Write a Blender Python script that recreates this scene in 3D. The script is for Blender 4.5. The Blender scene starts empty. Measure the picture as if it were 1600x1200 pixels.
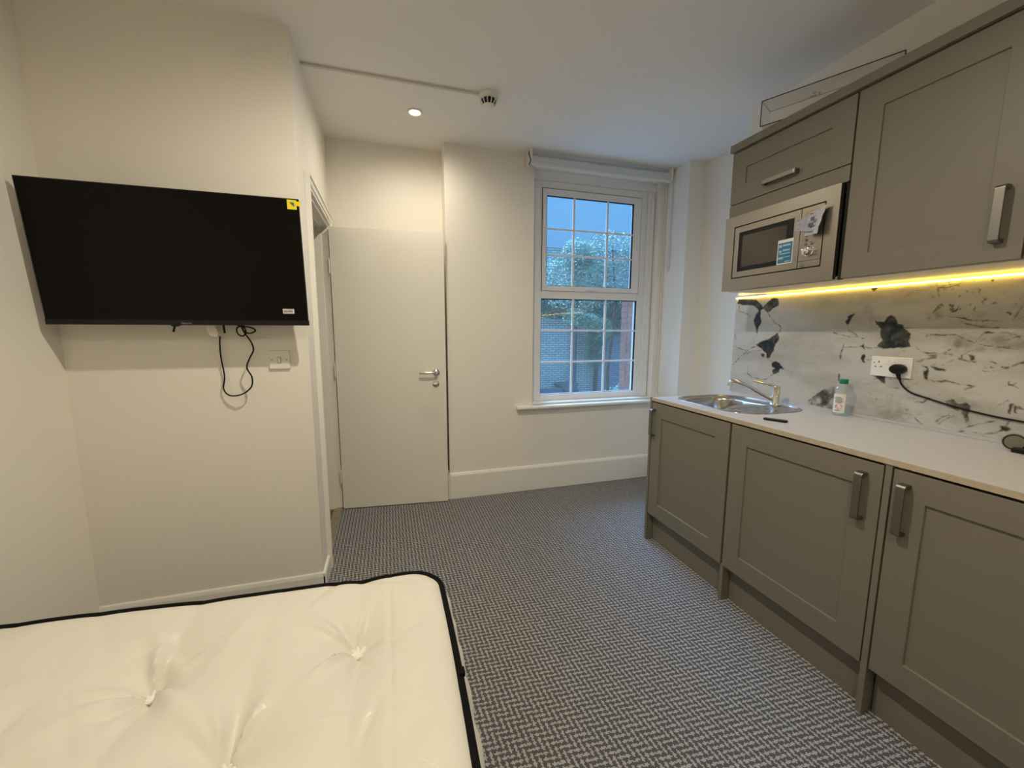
import bpy, bmesh, math, random
import numpy as np
from mathutils import Vector, Matrix
random.seed(7); rng = np.random.RandomState(5)
PI = math.pi
C = bpy.context.scene.collection
SC = bpy.context.scene

# ------------------------------------------------------------------ camera
cam_d = bpy.data.cameras.new('camera'); cam = bpy.data.objects.new('camera', cam_d); C.objects.link(cam)
cam_d.sensor_width = 36.0; cam_d.lens = 636.18 / 1600 * 36.0; cam_d.clip_start = 0.02
yaw, pitch, roll = math.radians(16.9218), math.radians(-7.6569), math.radians(0.152)
fw = Vector((math.sin(yaw)*math.cos(pitch), math.cos(yaw)*math.cos(pitch), math.sin(pitch)))
rt = Vector((math.cos(yaw), -math.sin(yaw), 0)); up = rt.cross(fw)
r2 = rt*math.cos(roll) + up*math.sin(roll); u2 = -rt*math.sin(roll) + up*math.cos(roll)
cam.matrix_world = Matrix(((r2.x, u2.x, -fw.x, 0), (r2.y, u2.y, -fw.y, 0), (r2.z, u2.z, -fw.z, 1.30), (0, 0, 0, 1)))
SC.camera = cam

# ------------------------------------------------------------------ world, exposure, lights
SC.view_settings.view_transform = 'Standard'; SC.view_settings.look = 'None'
SC.view_settings.gamma = 1.0; SC.view_settings.use_curve_mapping = False
SC.view_settings.exposure = 0.0
w = bpy.data.worlds.new('dusk_sky'); SC.world = w; w.use_nodes = True
wn = w.node_tree.nodes; wl = w.node_tree.links
bgn = wn['Background']; bgn.inputs['Strength'].default_value = 1.0
# overcast dusk sky: standard overcast law, zenith three times the horizon
tc = wn.new('ShaderNodeTexCoord'); sx = wn.new('ShaderNodeSeparateXYZ'); mx_ = wn.new('ShaderNodeMath'); mx_.operation = 'MAXIMUM'; mx_.inputs[1].default_value = 0
ma_ = wn.new('ShaderNodeMath'); ma_.operation = 'MULTIPLY_ADD'; ma_.inputs[1].default_value = .667; ma_.inputs[2].default_value = .333
vm_ = wn.new('ShaderNodeVectorMath'); vm_.operation = 'SCALE'; vm_.inputs[0].default_value = (.36, 1.08, 2.10)
wl.new(tc.outputs['Generated'], sx.inputs[0]); wl.new(sx.outputs['Z'], mx_.inputs[0]); wl.new(mx_.outputs[0], ma_.inputs[0]); wl.new(ma_.outputs[0], vm_.inputs['Scale']); wl.new(vm_.outputs[0], bgn.inputs['Color'])

# added soft blue sun lamp: boosts the sky's cool light into the window
sun_d = bpy.data.lights.new('added_skylight', 'SUN'); sun_d.energy = 12; sun_d.color = (.33, .60, 1.0); sun_d.angle = math.radians(50)
sun = bpy.data.objects.new('added_skylight', sun_d); C.objects.link(sun); sun.rotation_euler = Vector((-.12, .62, .58)).to_track_quat('Z', 'Y').to_euler()
SC.cycles.diffuse_bounces = 8; SC.cycles.max_bounces = 14; SC.cycles.transparent_max_bounces = 24
ZC = 2.575           # ceiling height
LAMPS = [(0.203, 2.66), (0.203, 1.24), (0.203, -0.30)]
LAMP_W = [23, 80, 47]

# ------------------------------------------------------------------ materials
def mat(name, col, rough=.6, metal=0.0, spec=.5, bump=0.0, bscale=200, mottle=0.0, mscale=3.0, emit=None, estr=0, coat=0, aniso=0, sheen=0):
    m = bpy.data.materials.new(name); m.use_nodes = True
    nt = m.node_tree; p = nt.nodes['Principled BSDF']
    p.inputs['Base Color'].default_value = (*col, 1); p.inputs['Roughness'].default_value = rough
    p.inputs['Metallic'].default_value = metal; p.inputs['Specular IOR Level'].default_value = spec
    if coat: p.inputs['Coat Weight'].default_value = coat
    if sheen: p.inputs['Sheen Weight'].default_value = sheen
    if emit: p.inputs['Emission Color'].default_value = (*emit, 1); p.inputs['Emission Strength'].default_value = estr
    t = nt.nodes.new('ShaderNodeTexCoord')
    if bump:
        n = nt.nodes.new('ShaderNodeTexNoise'); n.inputs['Scale'].default_value = bscale; n.inputs['Detail'].default_value = 3
        b = nt.nodes.new('ShaderNodeBump'); b.inputs['Strength'].default_value = bump; b.inputs['Distance'].default_value = .002
        nt.links.new(t.outputs['Object'], n.inputs['Vector']); nt.links.new(n.outputs['Fac'], b.inputs['Height']); nt.links.new(b.outputs[0], p.inputs['Normal'])
    if mottle:
        n = nt.nodes.new('ShaderNodeTexNoise'); n.inputs['Scale'].default_value = mscale; n.inputs['Detail'].default_value = 5
        r = nt.nodes.new('ShaderNodeValToRGB'); e = r.color_ramp.elements
        e[0].position = .3; e[1].position = .7
        e[0].color = (*[c*(1-mottle) for c in col], 1); e[1].color = (*[min(1, c*(1+mottle*.6)) for c in col], 1)
        nt.links.new(t.outputs['Object'], n.inputs['Vector']); nt.links.new(n.outputs['Fac'], r.inputs[0]); nt.links.new(r.outputs[0], p.inputs['Base Color'])
    return m

def brushed(name, col, rough, axis='Z', amt=.12):
    m = mat(name, col, rough, 1.0); nt = m.node_tree; p = nt.nodes['Principled BSDF']
    t = nt.nodes.new('ShaderNodeTexCoord'); mp = nt.nodes.new('ShaderNodeMapping')
    sc = {'X': (4, 900, 900), 'Y': (900, 4, 900), 'Z': (900, 900, 4)}[axis]; mp.inputs['Scale'].default_value = sc
    n = nt.nodes.new('ShaderNodeTexNoise'); n.inputs['Scale'].default_value = 1; n.inputs['Detail'].default_value = 2
    mr = nt.nodes.new('ShaderNodeMapRange'); mr.inputs['To Min'].default_value = rough-amt*.5; mr.inputs['To Max'].default_value = rough+amt
    nt.links.new(t.outputs['Object'], mp.inputs[0]); nt.links.new(mp.outputs[0], n.inputs['Vector']); nt.links.new(n.outputs['Fac'], mr.inputs[0]); nt.links.new(mr.outputs[0], p.inputs['Roughness'])
    b = nt.nodes.new('ShaderNodeBump'); b.inputs['Strength'].default_value = .08; b.inputs['Distance'].default_value = .0005
    nt.links.new(n.outputs['Fac'], b.inputs['Height']); nt.links.new(b.outputs[0], p.inputs['Normal'])
    return m

def clear(name, tint=(1, 1, 1), haze=0.0, hazecol=(.8, .8, .8), gloss=.06, rough=0.0):
    """thin clear sheet: straight-through transparency plus a surface reflection and optional haze"""
    m = bpy.data.materials.new(name); m.use_nodes = True; nt = m.node_tree; N = nt.nodes; L = nt.links
    for n in list(N): N.remove(n)
    o = N.new('ShaderNodeOutputMaterial'); tr = N.new('ShaderNodeBsdfTransparent'); tr.inputs[0].default_value = (*tint, 1)
    df = N.new('ShaderNodeBsdfDiffuse'); df.inputs[0].default_value = (*hazecol, 1)
    gl = N.new('ShaderNodeBsdfGlossy'); gl.inputs['Roughness'].default_value = rough
    m1 = N.new('ShaderNodeMixShader'); m1.inputs[0].default_value = haze
    L.new(tr.outputs[0], m1.inputs[1]); L.new(df.outputs[0], m1.inputs[2])
    fr = N.new('ShaderNodeFresnel'); fr.inputs[0].default_value = 1.45
    ml = N.new('ShaderNodeMath'); ml.operation = 'MULTIPLY_ADD'; ml.inputs[1].default_value = 1.0; ml.inputs[2].default_value = gloss-.04
    m2 = N.new('ShaderNodeMixShader'); L.new(fr.outputs[0], ml.inputs[0])
    ge = N.new('ShaderNodeNewGeometry'); fb = N.new('ShaderNodeMath'); fb.operation = 'SUBTRACT'; fb.inputs[0].default_value = 1   # reflect on the outer faces only
    L.new(ge.outputs['Backfacing'], fb.inputs[1]); fm_ = N.new('ShaderNodeMath'); fm_.operation = 'MULTIPLY'; fm_.use_clamp = True
    L.new(ml.outputs[0], fm_.inputs[0]); L.new(fb.outputs[0], fm_.inputs[1]); L.new(fm_.outputs[0], m2.inputs[0])
    L.new(m1.outputs[0], m2.inputs[1]); L.new(gl.outputs[0], m2.inputs[2]); L.new(m2.outputs[0], o.inputs[0])
    return m

M = {}
M['wall'] = mat('painted_wall', (.80, .765, .70), .75, bump=.15, bscale=60, mottle=.02, mscale=1.5)
M['ceil'] = mat('painted_ceiling', (.82, .80, .77), .85, bump=.1, bscale=40)
M['gloss'] = mat('white_gloss_paint', (.80, .78, .72), .35, bump=.05, bscale=30)
M['door'] = mat('door_paint', (.78, .75, .68), .42, bump=.08, bscale=25, mottle=.02, mscale=2)
M['upvc'] = mat('white_plastic_frame', (.80, .80, .80), .35)
M['taupe'] = mat('taupe_cabinet_paint', (.175, .158, .125), .45, bump=.05, bscale=300)
M['taupe_edge'] = mat('taupe_board_edge', (.30, .26, .20), .5)
M['inside'] = mat('cabinet_white_board', (.72, .68, .60), .5)
M['dark'] = mat('dark_gap', (.012, .011, .011), .8)
M['black'] = mat('black_plastic', (.006, .006, .0065), .35, spec=.3)
M['matblack'] = mat('black_rubber', (.006, .006, .007), .6, spec=.25)
M['screen'] = mat('tv_screen', (.0022, .0020, .0018), .28, spec=.16)
M['yellow'] = mat('yellow_sticker', (.80, .66, .02), .5)
M['white_pl'] = mat('white_plastic', (.78, .76, .72), .35)
M['paper'] = mat('paper', (.72, .71, .70), .7)
M['ink'] = mat('print_grey', (.10, .10, .12), .7)
M['blueprint'] = mat('blue_print', (.03, .16, .30), .5, mottle=.15, mscale=60)
M['paleblue'] = mat('pale_blue_print', (.35, .50, .60), .6)
M['leaflet'] = mat('leaflet_paper', (.36, .36, .45), .7, mottle=.12, mscale=40)
M['red'] = mat('pink_red_print', (.62, .25, .22), .6)
M['cap'] = mat('green_cap', (.0, .17, .09), .4)
M['nickel'] = brushed('brushed_nickel', (.25, .235, .215), .36, 'Z', .06)
M['steel'] = brushed('brushed_steel', (.36, .33, .29), .30, 'Y', .12)
M['sink'] = mat('polished_steel', (.42, .41, .40), .22, 1.0, bump=.02, bscale=20)
M['chrome'] = mat('chrome', (.80, .80, .80), .08, 1.0)
M['tile_dark'] = mat('dark_teal_edge', (.02, .045, .05), .2)
M['worktop'] = mat('pale_speckled_laminate', (.50, .49, .49), .42, mottle=.07, mscale=90)
M['worktop_edge'] = mat('laminate_edge', (.45, .38, .28), .5, mottle=.1, mscale=60)
M['blind'] = mat('blind_fabric', (.62, .65, .68), .8, bump=.2, bscale=400)
M['black_tape'] = mat('black_binding_tape', (.0045, .004, .005), .85, spec=.15, bump=.4, bscale=700)
M['grey_fabric'] = mat('grey_bed_fabric', (.30, .29, .28), .9, bump=.5, bscale=500)
M['glass'] = clear('window_glass', (.97, .985, 1), .095, (.62, .74, .85), .05)  # bluish haze colour mixed in as a veil that lifts the view outside
M['boxglass'] = clear('clear_box_sheet', (.985, .985, .98), .035, (.80, .72, .67), .045)
M['bottle'] = clear('clear_bottle_plastic', (.975, .99, .99), .07, (.78, .86, .86), .06, .05)
M['liquid'] = clear('clear_liquid', (.94, .97, .97), .08, (.7, .8, .8), .03)
M['mwglass'] = mat('smoked_oven_glass', (.045, .036, .028), .12, spec=.6)
M['lens'] = mat('lamp_lens', (1, .95, .85), .3, emit=(1, .90, .68), estr=40)
M['led'] = mat('led_diffuser', (1, .8, .4), .4, emit=(1, .66, .085), estr=12)
M['alu'] = mat('aluminium', (.55, .54, .52), .35, 1.0)
M['hallfloor'] = mat('hall_brown_carpet', (.15, .11, .085), .9, mottle=.3, mscale=300)
M['brass'] = mat('worn_threshold_metal', (.42, .38, .28), .35, .8, mottle=.2, mscale=40)
M['trunk'] = mat('white_trunking', (.62, .59, .53), .5)

# mattress fabric with woven diamond damask
def mattress_mat():
    m = mat('cream_damask', (.72, .69, .61), .55, sheen=.15); nt = m.node_tree; N = nt.nodes; L = nt.links; p = N['Principled BSDF']
    t = N.new('ShaderNodeTexCoord'); sp = N.new('ShaderNodeSeparateXYZ'); L.new(t.outputs['Object'], sp.inputs[0])
    def mth(op, a, b=None):
        n = N.new('ShaderNodeMath'); n.operation = op
        for i, v in enumerate((a, b)):
            if v is None: continue
            if isinstance(v, (int, float)): n.inputs[i].default_value = v
            else: L.new(v, n.inputs[i])
        return n.outputs[0]
    X, Y = sp.outputs['X'], sp.outputs['Y']
    def tri(v, per): return mth('ABSOLUTE', mth('SUBTRACT', mth('FRACT', mth('DIVIDE', v, per)), .5))
    d = mth('ADD', tri(X, .12), tri(Y, .10))
    ring = mth('LESS_THAN', mth('ABSOLUTE', mth('SUBTRACT', mth('FRACT', mth('MULTIPLY', d, 9)), .5)), .22)
    core = mth('LESS_THAN', d, .34); msk = mth('MULTIPLY', ring, core)
    mr = N.new('ShaderNodeMapRange'); mr.inputs['To Min'].default_value = .60; mr.inputs['To Max'].default_value = .34
    L.new(msk, mr.inputs[0]); L.new(mr.outputs[0], p.inputs['Roughness'])
    fine = N.new('ShaderNodeTexNoise'); fine.inputs['Scale'].default_value = 350; L.new(t.outputs['Object'], fine.inputs['Vector'])
    h = mth('ADD', mth('MULTIPLY', msk, .22), fine.outputs['Fac'])
    b = N.new('ShaderNodeBump'); b.inputs['Strength'].default_value = .35; b.inputs['Distance'].default_value = .0012
    L.new(h, b.inputs['Height']); L.new(b.outputs[0], p.inputs['Normal'])
    return m
M['mattress'] = mattress_mat()
M['tuft'] = mat('white_felt', (.84, .82, .76), .9)

def carpet_mat():
    """2/2 twill of light and dark yarns, four of each: small dog-tooth check"""
    m = mat('woven_carpet', (.2, .2, .2), .95, spec=.1); nt = m.node_tree; N = nt.nodes; L = nt.links; p = N['Principled BSDF']
    t = N.new('ShaderNodeTexCoord'); sp = N.new('ShaderNodeSeparateXYZ')
    wob = N.new('ShaderNodeTexNoise'); wob.inputs['Scale'].default_value = 95; L.new(t.outputs['Object'], wob.inputs['Vector'])
    wv = N.new('ShaderNodeVectorMath'); wv.operation = 'MULTIPLY_ADD'; wv.inputs[1].default_value = (.009, .009, 0)
    L.new(wob.outputs['Color'], wv.inputs[0]); L.new(t.outputs['Object'], wv.inputs[2]); L.new(wv.outputs[0], sp.inputs[0])
    def mth(op, a, b=None):
        n = N.new('ShaderNodeMath'); n.operation = op
        for i, v in enumerate((a, b)):
            if v is None: continue
            if isinstance(v, (int, float)): n.inputs[i].default_value = v
            else: L.new(v, n.inputs[i])
        return n.outputs[0]
    q = .0040
    u = mth('ADD', mth('DIVIDE', sp.outputs['X'], q), 4000); v = mth('ADD', mth('DIVIDE', sp.outputs['Y'], q), 4000)
    i, j = mth('FLOOR', u), mth('FLOOR', v)
    tw = mth('LESS_THAN', mth('MODULO', mth('ADD', i, j), 4), 1.5)
    ci = mth('LESS_THAN', mth('MODULO', i, 5), 1.5); cj = mth('LESS_THAN', mth('MODULO', j, 5), 1.5)
    mask = mth('ADD', mth('MULTIPLY', tw, ci), mth('MULTIPLY', mth('SUBTRACT', 1, tw), cj))
    nz = N.new('ShaderNodeTexNoise'); nz.inputs['Scale'].default_value = 500; nz.inputs['Detail'].default_value = 2; L.new(t.outputs['Object'], nz.inputs['Vector'])
    mx = N.new('ShaderNodeMix'); mx.data_type = 'RGBA'; mx.inputs[6].default_value = (.050, .049, .054, 1); mx.inputs[7].default_value = (.46, .45, .45, 1)
    f = mth('ADD', mth('MULTIPLY', mask, .75), mth('MULTIPLY', nz.outputs['Fac'], .25)); L.new(f, mx.inputs[0])
    L.new(mx.outputs[2], p.inputs['Base Color'])
    b = N.new('ShaderNodeBump'); b.inputs['Strength'].default_value = .6; b.inputs['Distance'].default_value = .003
    L.new(mth('ADD', mask, nz.outputs['Fac']), b.inputs['Height']); L.new(b.outputs[0], p.inputs['Normal'])
    return m
M['carpet'] = carpet_mat()

def stone_mat():
    m = mat('marbled_panel', (.6, .57, .5), .34, spec=.4); nt = m.node_tree; N = nt.nodes; L = nt.links; p = N['Principled BSDF']
    t = N.new('ShaderNodeTexCoord'); mp = N.new('ShaderNodeMapping'); mp.inputs['Scale'].default_value = (1, 1.0, 2.6); L.new(t.outputs['Object'], mp.inputs[0])
    n1 = N.new('ShaderNodeTexNoise'); n1.inputs['Scale'].default_value = 3.2; n1.inputs['Detail'].default_value = 9; n1.inputs['Roughness'].default_value = .62; L.new(mp.outputs[0], n1.inputs['Vector'])
    r1 = N.new('ShaderNodeValToRGB'); e = r1.color_ramp.elements; e[0].position = .33; e[0].color = (.36, .34, .30, 1); e[1].position = .6; e[1].color = (.50, .49, .45, 1)
    L.new(n1.outputs['Fac'], r1.inputs[0])
    at = N.new('ShaderNodeAttribute'); at.attribute_name = 'ink'
    r2 = N.new('ShaderNodeValToRGB'); e = r2.color_ramp.elements; e[0].position = 0; e[0].color = (1, 1, 1, 1); e[1].position = 1; e[1].color = (.020, .042, .062, 1)
    e2 = r2.color_ramp.elements.new(.45); e2.color = (.42, .37, .31, 1)
    L.new(at.outputs['Fac'], r2.inputs[0])
    mx = N.new('ShaderNodeMix'); mx.data_type = 'RGBA'; mx.blend_type = 'MULTIPLY'; mx.inputs[0].default_value = 1
    L.new(r1.outputs[0], mx.inputs[6]); L.new(r2.outputs[0], mx.inputs[7]); L.new(mx.outputs[2], p.inputs['Base Color'])
    return m
M['stone'] = stone_mat()

def brick_mat(name, c1, c2, mo):
    m = mat(name, c1, .9); nt = m.node_tree; N = nt.nodes; L = nt.links; p = N['Principled BSDF']
    t = N.new('ShaderNodeTexCoord'); mp = N.new('ShaderNodeMapping'); mp.inputs['Rotation'].default_value = (PI/2, 0, 0)
    L.new(t.outputs['Object'], mp.inputs[0])
    b = N.new('ShaderNodeTexBrick'); b.inputs['Scale'].default_value = 1; b.inputs['Brick Width'].default_value = .225; b.inputs['Row Height'].default_value = .075; b.inputs['Mortar Size'].default_value = .009
    b.inputs['Color1'].default_value = (*c1, 1); b.inputs['Color2'].default_value = (*c2, 1); b.inputs['Mortar'].default_value = (*mo, 1)
    L.new(mp.outputs[0], b.inputs['Vector']); L.new(b.outputs['Color'], p.inputs['Base Color'])
    bp = N.new('ShaderNodeBump'); bp.invert = True; bp.inputs['Distance'].default_value = .01; L.new(b.outputs['Fac'], bp.inputs['Height']); L.new(bp.outputs[0], p.inputs['Normal'])
    return m
M['brick_pale'] = brick_mat('pale_stock_brick', (.85, .82, .68), (.70, .68, .58), (.25, .26, .28))
M['brick_dark'] = brick_mat('grey_stock_brick', (.27, .29, .31), (.18, .20, .24), (.45, .46, .48))
M['redbrick'] = mat('red_brick', (.42, .17, .12), .9, mottle=.3, mscale=12, bump=.4, bscale=80)
M['mortar'] = mat('mortar', (.45, .42, .38), .95)
M['leafA'] = mat('ivy_leaf', (.22, .40, .27), .35, mottle=.4, mscale=4)
M['leafB'] = mat('tree_leaf', (.42, .56, .44), .3, mottle=.4, mscale=4)
M['bark'] = mat('bark', (.10, .08, .06), .9)
M['pipe'] = mat('grey_downpipe', (.16, .19, .21), .5)
M['ground'] = mat('yard_paving', (.5, .5, .5), .9, mottle=.2, mscale=2)
M['render_grey'] = mat('grey_render', (.42, .45, .48), .9, mottle=.1, mscale=2)

# ------------------------------------------------------------------ mesh helpers
class MB:
    def __init__(s): s.v = []; s.f = []; s.mi = []; s.m = 0
    def add(s, vs, fs):
        o = len(s.v); s.v += [tuple(v) for v in vs]; s.f += [tuple(i+o for i in f) for f in fs]; s.mi += [s.m]*len(fs); return s
    def box(s, x0, x1, y0, y1, z0, z1):
        return s.add([(x0,y0,z0),(x1,y0,z0),(x1,y1,z0),(x0,y1,z0),(x0,y0,z1),(x1,y0,z1),(x1,y1,z1),(x0,y1,z1)],
              [(0,3,2,1),(4,5,6,7),(0,1,5,4),(1,2,6,5),(2,3,7,6),(3,0,4,7)])
    def tube(s, pts, r, n=10, caps=True, closed=False):
        pts = [Vector(p) for p in pts]; m = len(pts); rr = r if isinstance(r, (list, tuple)) else [r]*m
        rings = []; prev = None
        for i, p in enumerate(pts):
            a = pts[(i-1) % m] if (i or closed) else p; b = pts[(i+1) % m] if (i < m-1 or closed) else p
            d = (b-a).normalized()
            if prev is None:
                u = d.orthogonal().normalized()
            else:
                u = (prev - d*prev.dot(d)); u = u.normalized() if u.length > 1e-6 else d.orthogonal().normalized()
            prev = u; w_ = d.cross(u)
            rings.append([p + (u*math.cos(2*PI*k/n) + w_*math.sin(2*PI*k/n))*rr[i] for k in range(n)])
        vs = [q for R_ in rings for q in R_]; fs = []
        for i in range(m if closed else m-1):
            j = (i+1) % m
            for k in range(n): fs.append((i*n+k, i*n+(k+1) % n, j*n+(k+1) % n, j*n+k))
        if caps and not closed: fs.append(tuple(reversed(range(n)))); fs.append(tuple((m-1)*n+k for k in range(n)))
        return s.add(vs, fs)
    def lathe(s, prof, c, ax='Z', n=32, sx=1, sy=1):
        """prof: list of (radius, height) about axis ax through c"""
        vs = []; fs = []
        for r, h in prof:
            for k in range(n):
                a = 2*PI*k/n; x, y = r*math.cos(a)*sx, r*math.sin(a)*sy
                vs.append({'Z': (c[0]+x, c[1]+y, c[2]+h), 'X': (c[0]+h, c[1]+x, c[2]+y), 'Y': (c[0]+y, c[1]+h, c[2]+x)}[ax])
        m = len(prof)
        for i in range(m-1):
            for k in range(n): fs.append((i*n+k, i*n+(k+1) % n, (i+1)*n+(k+1) % n, (i+1)*n+k))
        fs.append(tuple(reversed(range(n)))); fs.append(tuple((m-1)*n+k for k in range(n)))
        return s.add(vs, fs)
    def prism(s, poly, a, b, ax='Y'):
        """poly: 2D points; swept from a to b along ax. Y: (x,z)  X: (y,z)  Z: (x,y)"""
        n = len(poly)
        def P(p, t): return {'Y': (p[0], t, p[1]), 'X': (t, p[0], p[1]), 'Z': (p[0], p[1], t)}[ax]
        vs = [P(p, a) for p in poly] + [P(p, b) for p in poly]
        fs = [tuple(range(n)), tuple(reversed(range(n, 2*n)))] + [(i, i+n, (i+1) % n + n, (i+1) % n) for i in range(n)]
        return s.add(vs, fs)
    def build(s, name, m, parent=None, bevel=0, smooth=False, seg=2):
        me = bpy.data.meshes.new(name); me.from_pydata(s.v, [], s.f)
        for q in (m if isinstance(m, (list, tuple)) else [m]): me.materials.append(q)
        if isinstance(m, (list, tuple)): me.polygons.foreach_set('material_index', s.mi)
        b = bmesh.new(); b.from_mesh(me); bmesh.ops.recalc_face_normals(b, faces=b.faces)
        if bevel: 
            bmesh.ops.bevel(b, geom=[e for e in b.edges if len(e.link_faces) == 2 and e.calc_face_angle(0) > .5], offset=bevel, segments=seg, profile=.6, affect='EDGES', clamp_overlap=True)
        b.to_mesh(me); b.free()
        if smooth:
            me.polygons.foreach_set('use_smooth', [True]*len(me.polygons)); me.set_sharp_from_angle(angle=.7)
        o = bpy.data.objects.new(name, me); C.objects.link(o)
        if parent: o.parent = parent
        return o

def tag(o, label, cat=None, group=None, kind=None):
    if label: o['label'] = label
    if cat: o['category'] = cat
    if group: o['group'] = group
    if kind: o['kind'] = kind
    return o
def struct(o): o['kind'] = 'structure'; return o
def empty(name, loc, label, cat, group=None, rot=(0, 0, 0)):
    o = bpy.data.objects.new(name, None); C.objects.link(o); o.location = loc; o.rotation_euler = rot; o.empty_display_size = .05
    return tag(o, label, cat, group)
def part(mb, name, m, root, **k):
    """mesh given in world coordinates, made a child of root (root unrotated or matrix respected)"""
    o = mb.build(name, m, None, **k); bpy_parent(o, root); return o
def bpy_parent(o, root):
    o.parent = root
    mw = Matrix.Translation(root.location) @ root.rotation_euler.to_matrix().to_4x4()
    if root.parent: mw = Matrix.Identity(4)      # a part's own frame is already the world's
    o.matrix_parent_inverse = mw.inverted()
def box(*a): return MB().box(*a)

# ================================================================== SETTING
def wall(name, *b): return struct(box(*b).build(name, M['wall']))
struct(box(-.40, 2.75, -1.42, 3.25, -.12, 0).build('floor', M['carpet'])); 
bpy.data.objects['floor'].data.materials[0] = M['carpet']
fl2 = struct(box(-1.26, -.40, -1.42, 2.11, -.12, 0).build('floor_bed_side', M['carpet']))
fl3 = struct(box(-1.62, -.415, 2.23, 3.30, -.12, .0).build('floor_hall', M['hallfloor']))
struct(box(-1.75, 2.75, -1.42, 3.42, ZC, ZC+.12).build('ceiling', M['ceil']))
wall('wall_left', -1.38, -1.26, -1.42, 2.11, 0, ZC)
wall('wall_front_left', -1.62, -.355, 2.11, 2.23, 0, ZC)
wl_ = MB().box(-.475, -.355, 2.23, 2.335, 0, ZC).box(-.475, -.355, 3.09, 3.16, 0, ZC).box(-.475, -.355, 2.335, 3.09, 1.995, ZC)
struct(wl_.build('wall_alcove_left', M['wall']))
wall('wall_alcove_back', -1.62, .42, 3.16, 3.34, 0, ZC)
wall('wall_hall', -1.75, -1.62, 2.11, 3.34, 0, ZC)
WX0, WX1, WZ0, WZ1 = 1.085, 2.19, .70, 2.50
ww = MB().box(.42, WX0, 3.013, 3.27, 0, ZC).box(WX1, 2.245, 3.013, 3.27, 0, ZC).box(WX0, WX1, 3.013, 3.27, 0, WZ0).box(WX0, WX1, 3.013, 3.27, WZ1, ZC)
struct(ww.build('wall_window', M['wall']))
wall('wall_pier', 2.245, 2.40, 2.75, 3.27, 0, ZC)
wall('wall_right_far', 2.40, 2.75, 2.07, 3.27, 0, ZC)
wall('wall_right', 2.10, 2.75, -1.42, 2.07, 0, ZC)
wall('wall_back', -1.38, 2.75, -1.54, -1.42, 0, ZC)

def skirt(name, poly, a, b, ax): return struct(MB().prism(poly, a, b, ax).build(name, M['gloss'], bevel=.003))
def skp(x, h, t, s=1): return [(x, 0), (x-s*t, 0), (x-s*t, h-.02), (x-s*t*.7, h-.006), (x-s*t*.4, h), (x, h)]
skirt('baseboard_window', skp(3.013, .205, .02), .42, 2.245, 'X')
skirt('baseboard_alcove_corner', [(.42, 0), (.405, 0), (.405, .185), (.41, .205), (.42, .205)], 3.00, 3.16, 'Y')
skirt('baseboard_alcove_back', skp(3.16, .205, .02), -.34, .40, 'X')
skirt('baseboard_front_left', skp(2.11, .082, .012), -1.26, -.343, 'X')
skirt('baseboard_alcove_left', [(-.355, 0), (-.340, 0), (-.340, .07), (-.345, .08), (-.355, .08)], 2.098, 2.272, 'Y')
skirt('baseboard_right_far', [(2.40, 0), (2.385, 0), (2.385, .2), (2.40, .205)], 2.07, 2.75, 'Y')
skirt('baseboard_pier', [(2.245, 0), (2.23, 0), (2.23, .2), (2.245, .205)], 2.735, 2.993, 'Y')
# ---- door lining, architrave
struct(MB().box(-.475, -.355, 2.335, 2.355, 0, 1.995).build('trim_1', M['gloss'], bevel=.001))
struct(MB().box(-.475, -.357, 3.075, 3.095, 0, 1.995).build('trim_2', M['gloss'], bevel=.001))
struct(MB().box(-.475, -.357, 2.355, 3.075, 1.975, 1.995).build('trim_3', M['gloss'], bevel=.001))
# stops
struct(MB().box(-.445, -.40, 2.355, 2.367, 0, 1.975).box(-.445, -.40, 3.063, 3.075, 0, 1.975).box(-.445, -.40, 2.367, 3.063, 1.963, 1.975).build('trim_4', M['gloss'], bevel=.001))
# moulded architrave: stepped profile legs and head
def arch_prof(y0, s):  # (x, y) profile, outer edge y0, running towards opening in direction s
    return [(-.355, y0), (-.333, y0), (-.331, y0+s*.006), (-.331, y0+s*.014), (-.337, y0+s*.017), (-.335, y0+s*.030), (-.338, y0+s*.045), (-.343, y0+s*.048), (-.343, y0+s*.062), (-.355, y0+s*.062)]
struct(MB().prism(arch_prof(2.274, 1), 0, 2.056, 'Z').build('trim_5', M['gloss']))
struct(MB().prism(arch_prof(3.152, -1), 0, 2.056, 'Z').build('trim_6', M['gloss']))
hd = [(-.355, 2.056), (-.332, 2.056), (-.330, 2.050), (-.330, 2.042), (-.337, 2.039), (-.334, 2.026), (-.337, 2.011), (-.3425, 2.008), (-.3425, 1.994), (-.355, 1.994)]
struct(MB().prism(hd, 2.30, 3.14, 'Y').build('trim_7', M['gloss']))
tag(box(-.415, -.362, 2.356, 3.074, 0, .007).build('threshold_strip', M['brass'], bevel=.003), 'worn metal threshold strip across the foot of the open doorway', 'threshold')
tag(MB().box(-.4, -.3985, 2.3555, 2.3575, .86, .95).build('strike_plate', M['nickel']), 'small metal strike plate on the near door jamb', 'door hardware')

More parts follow.
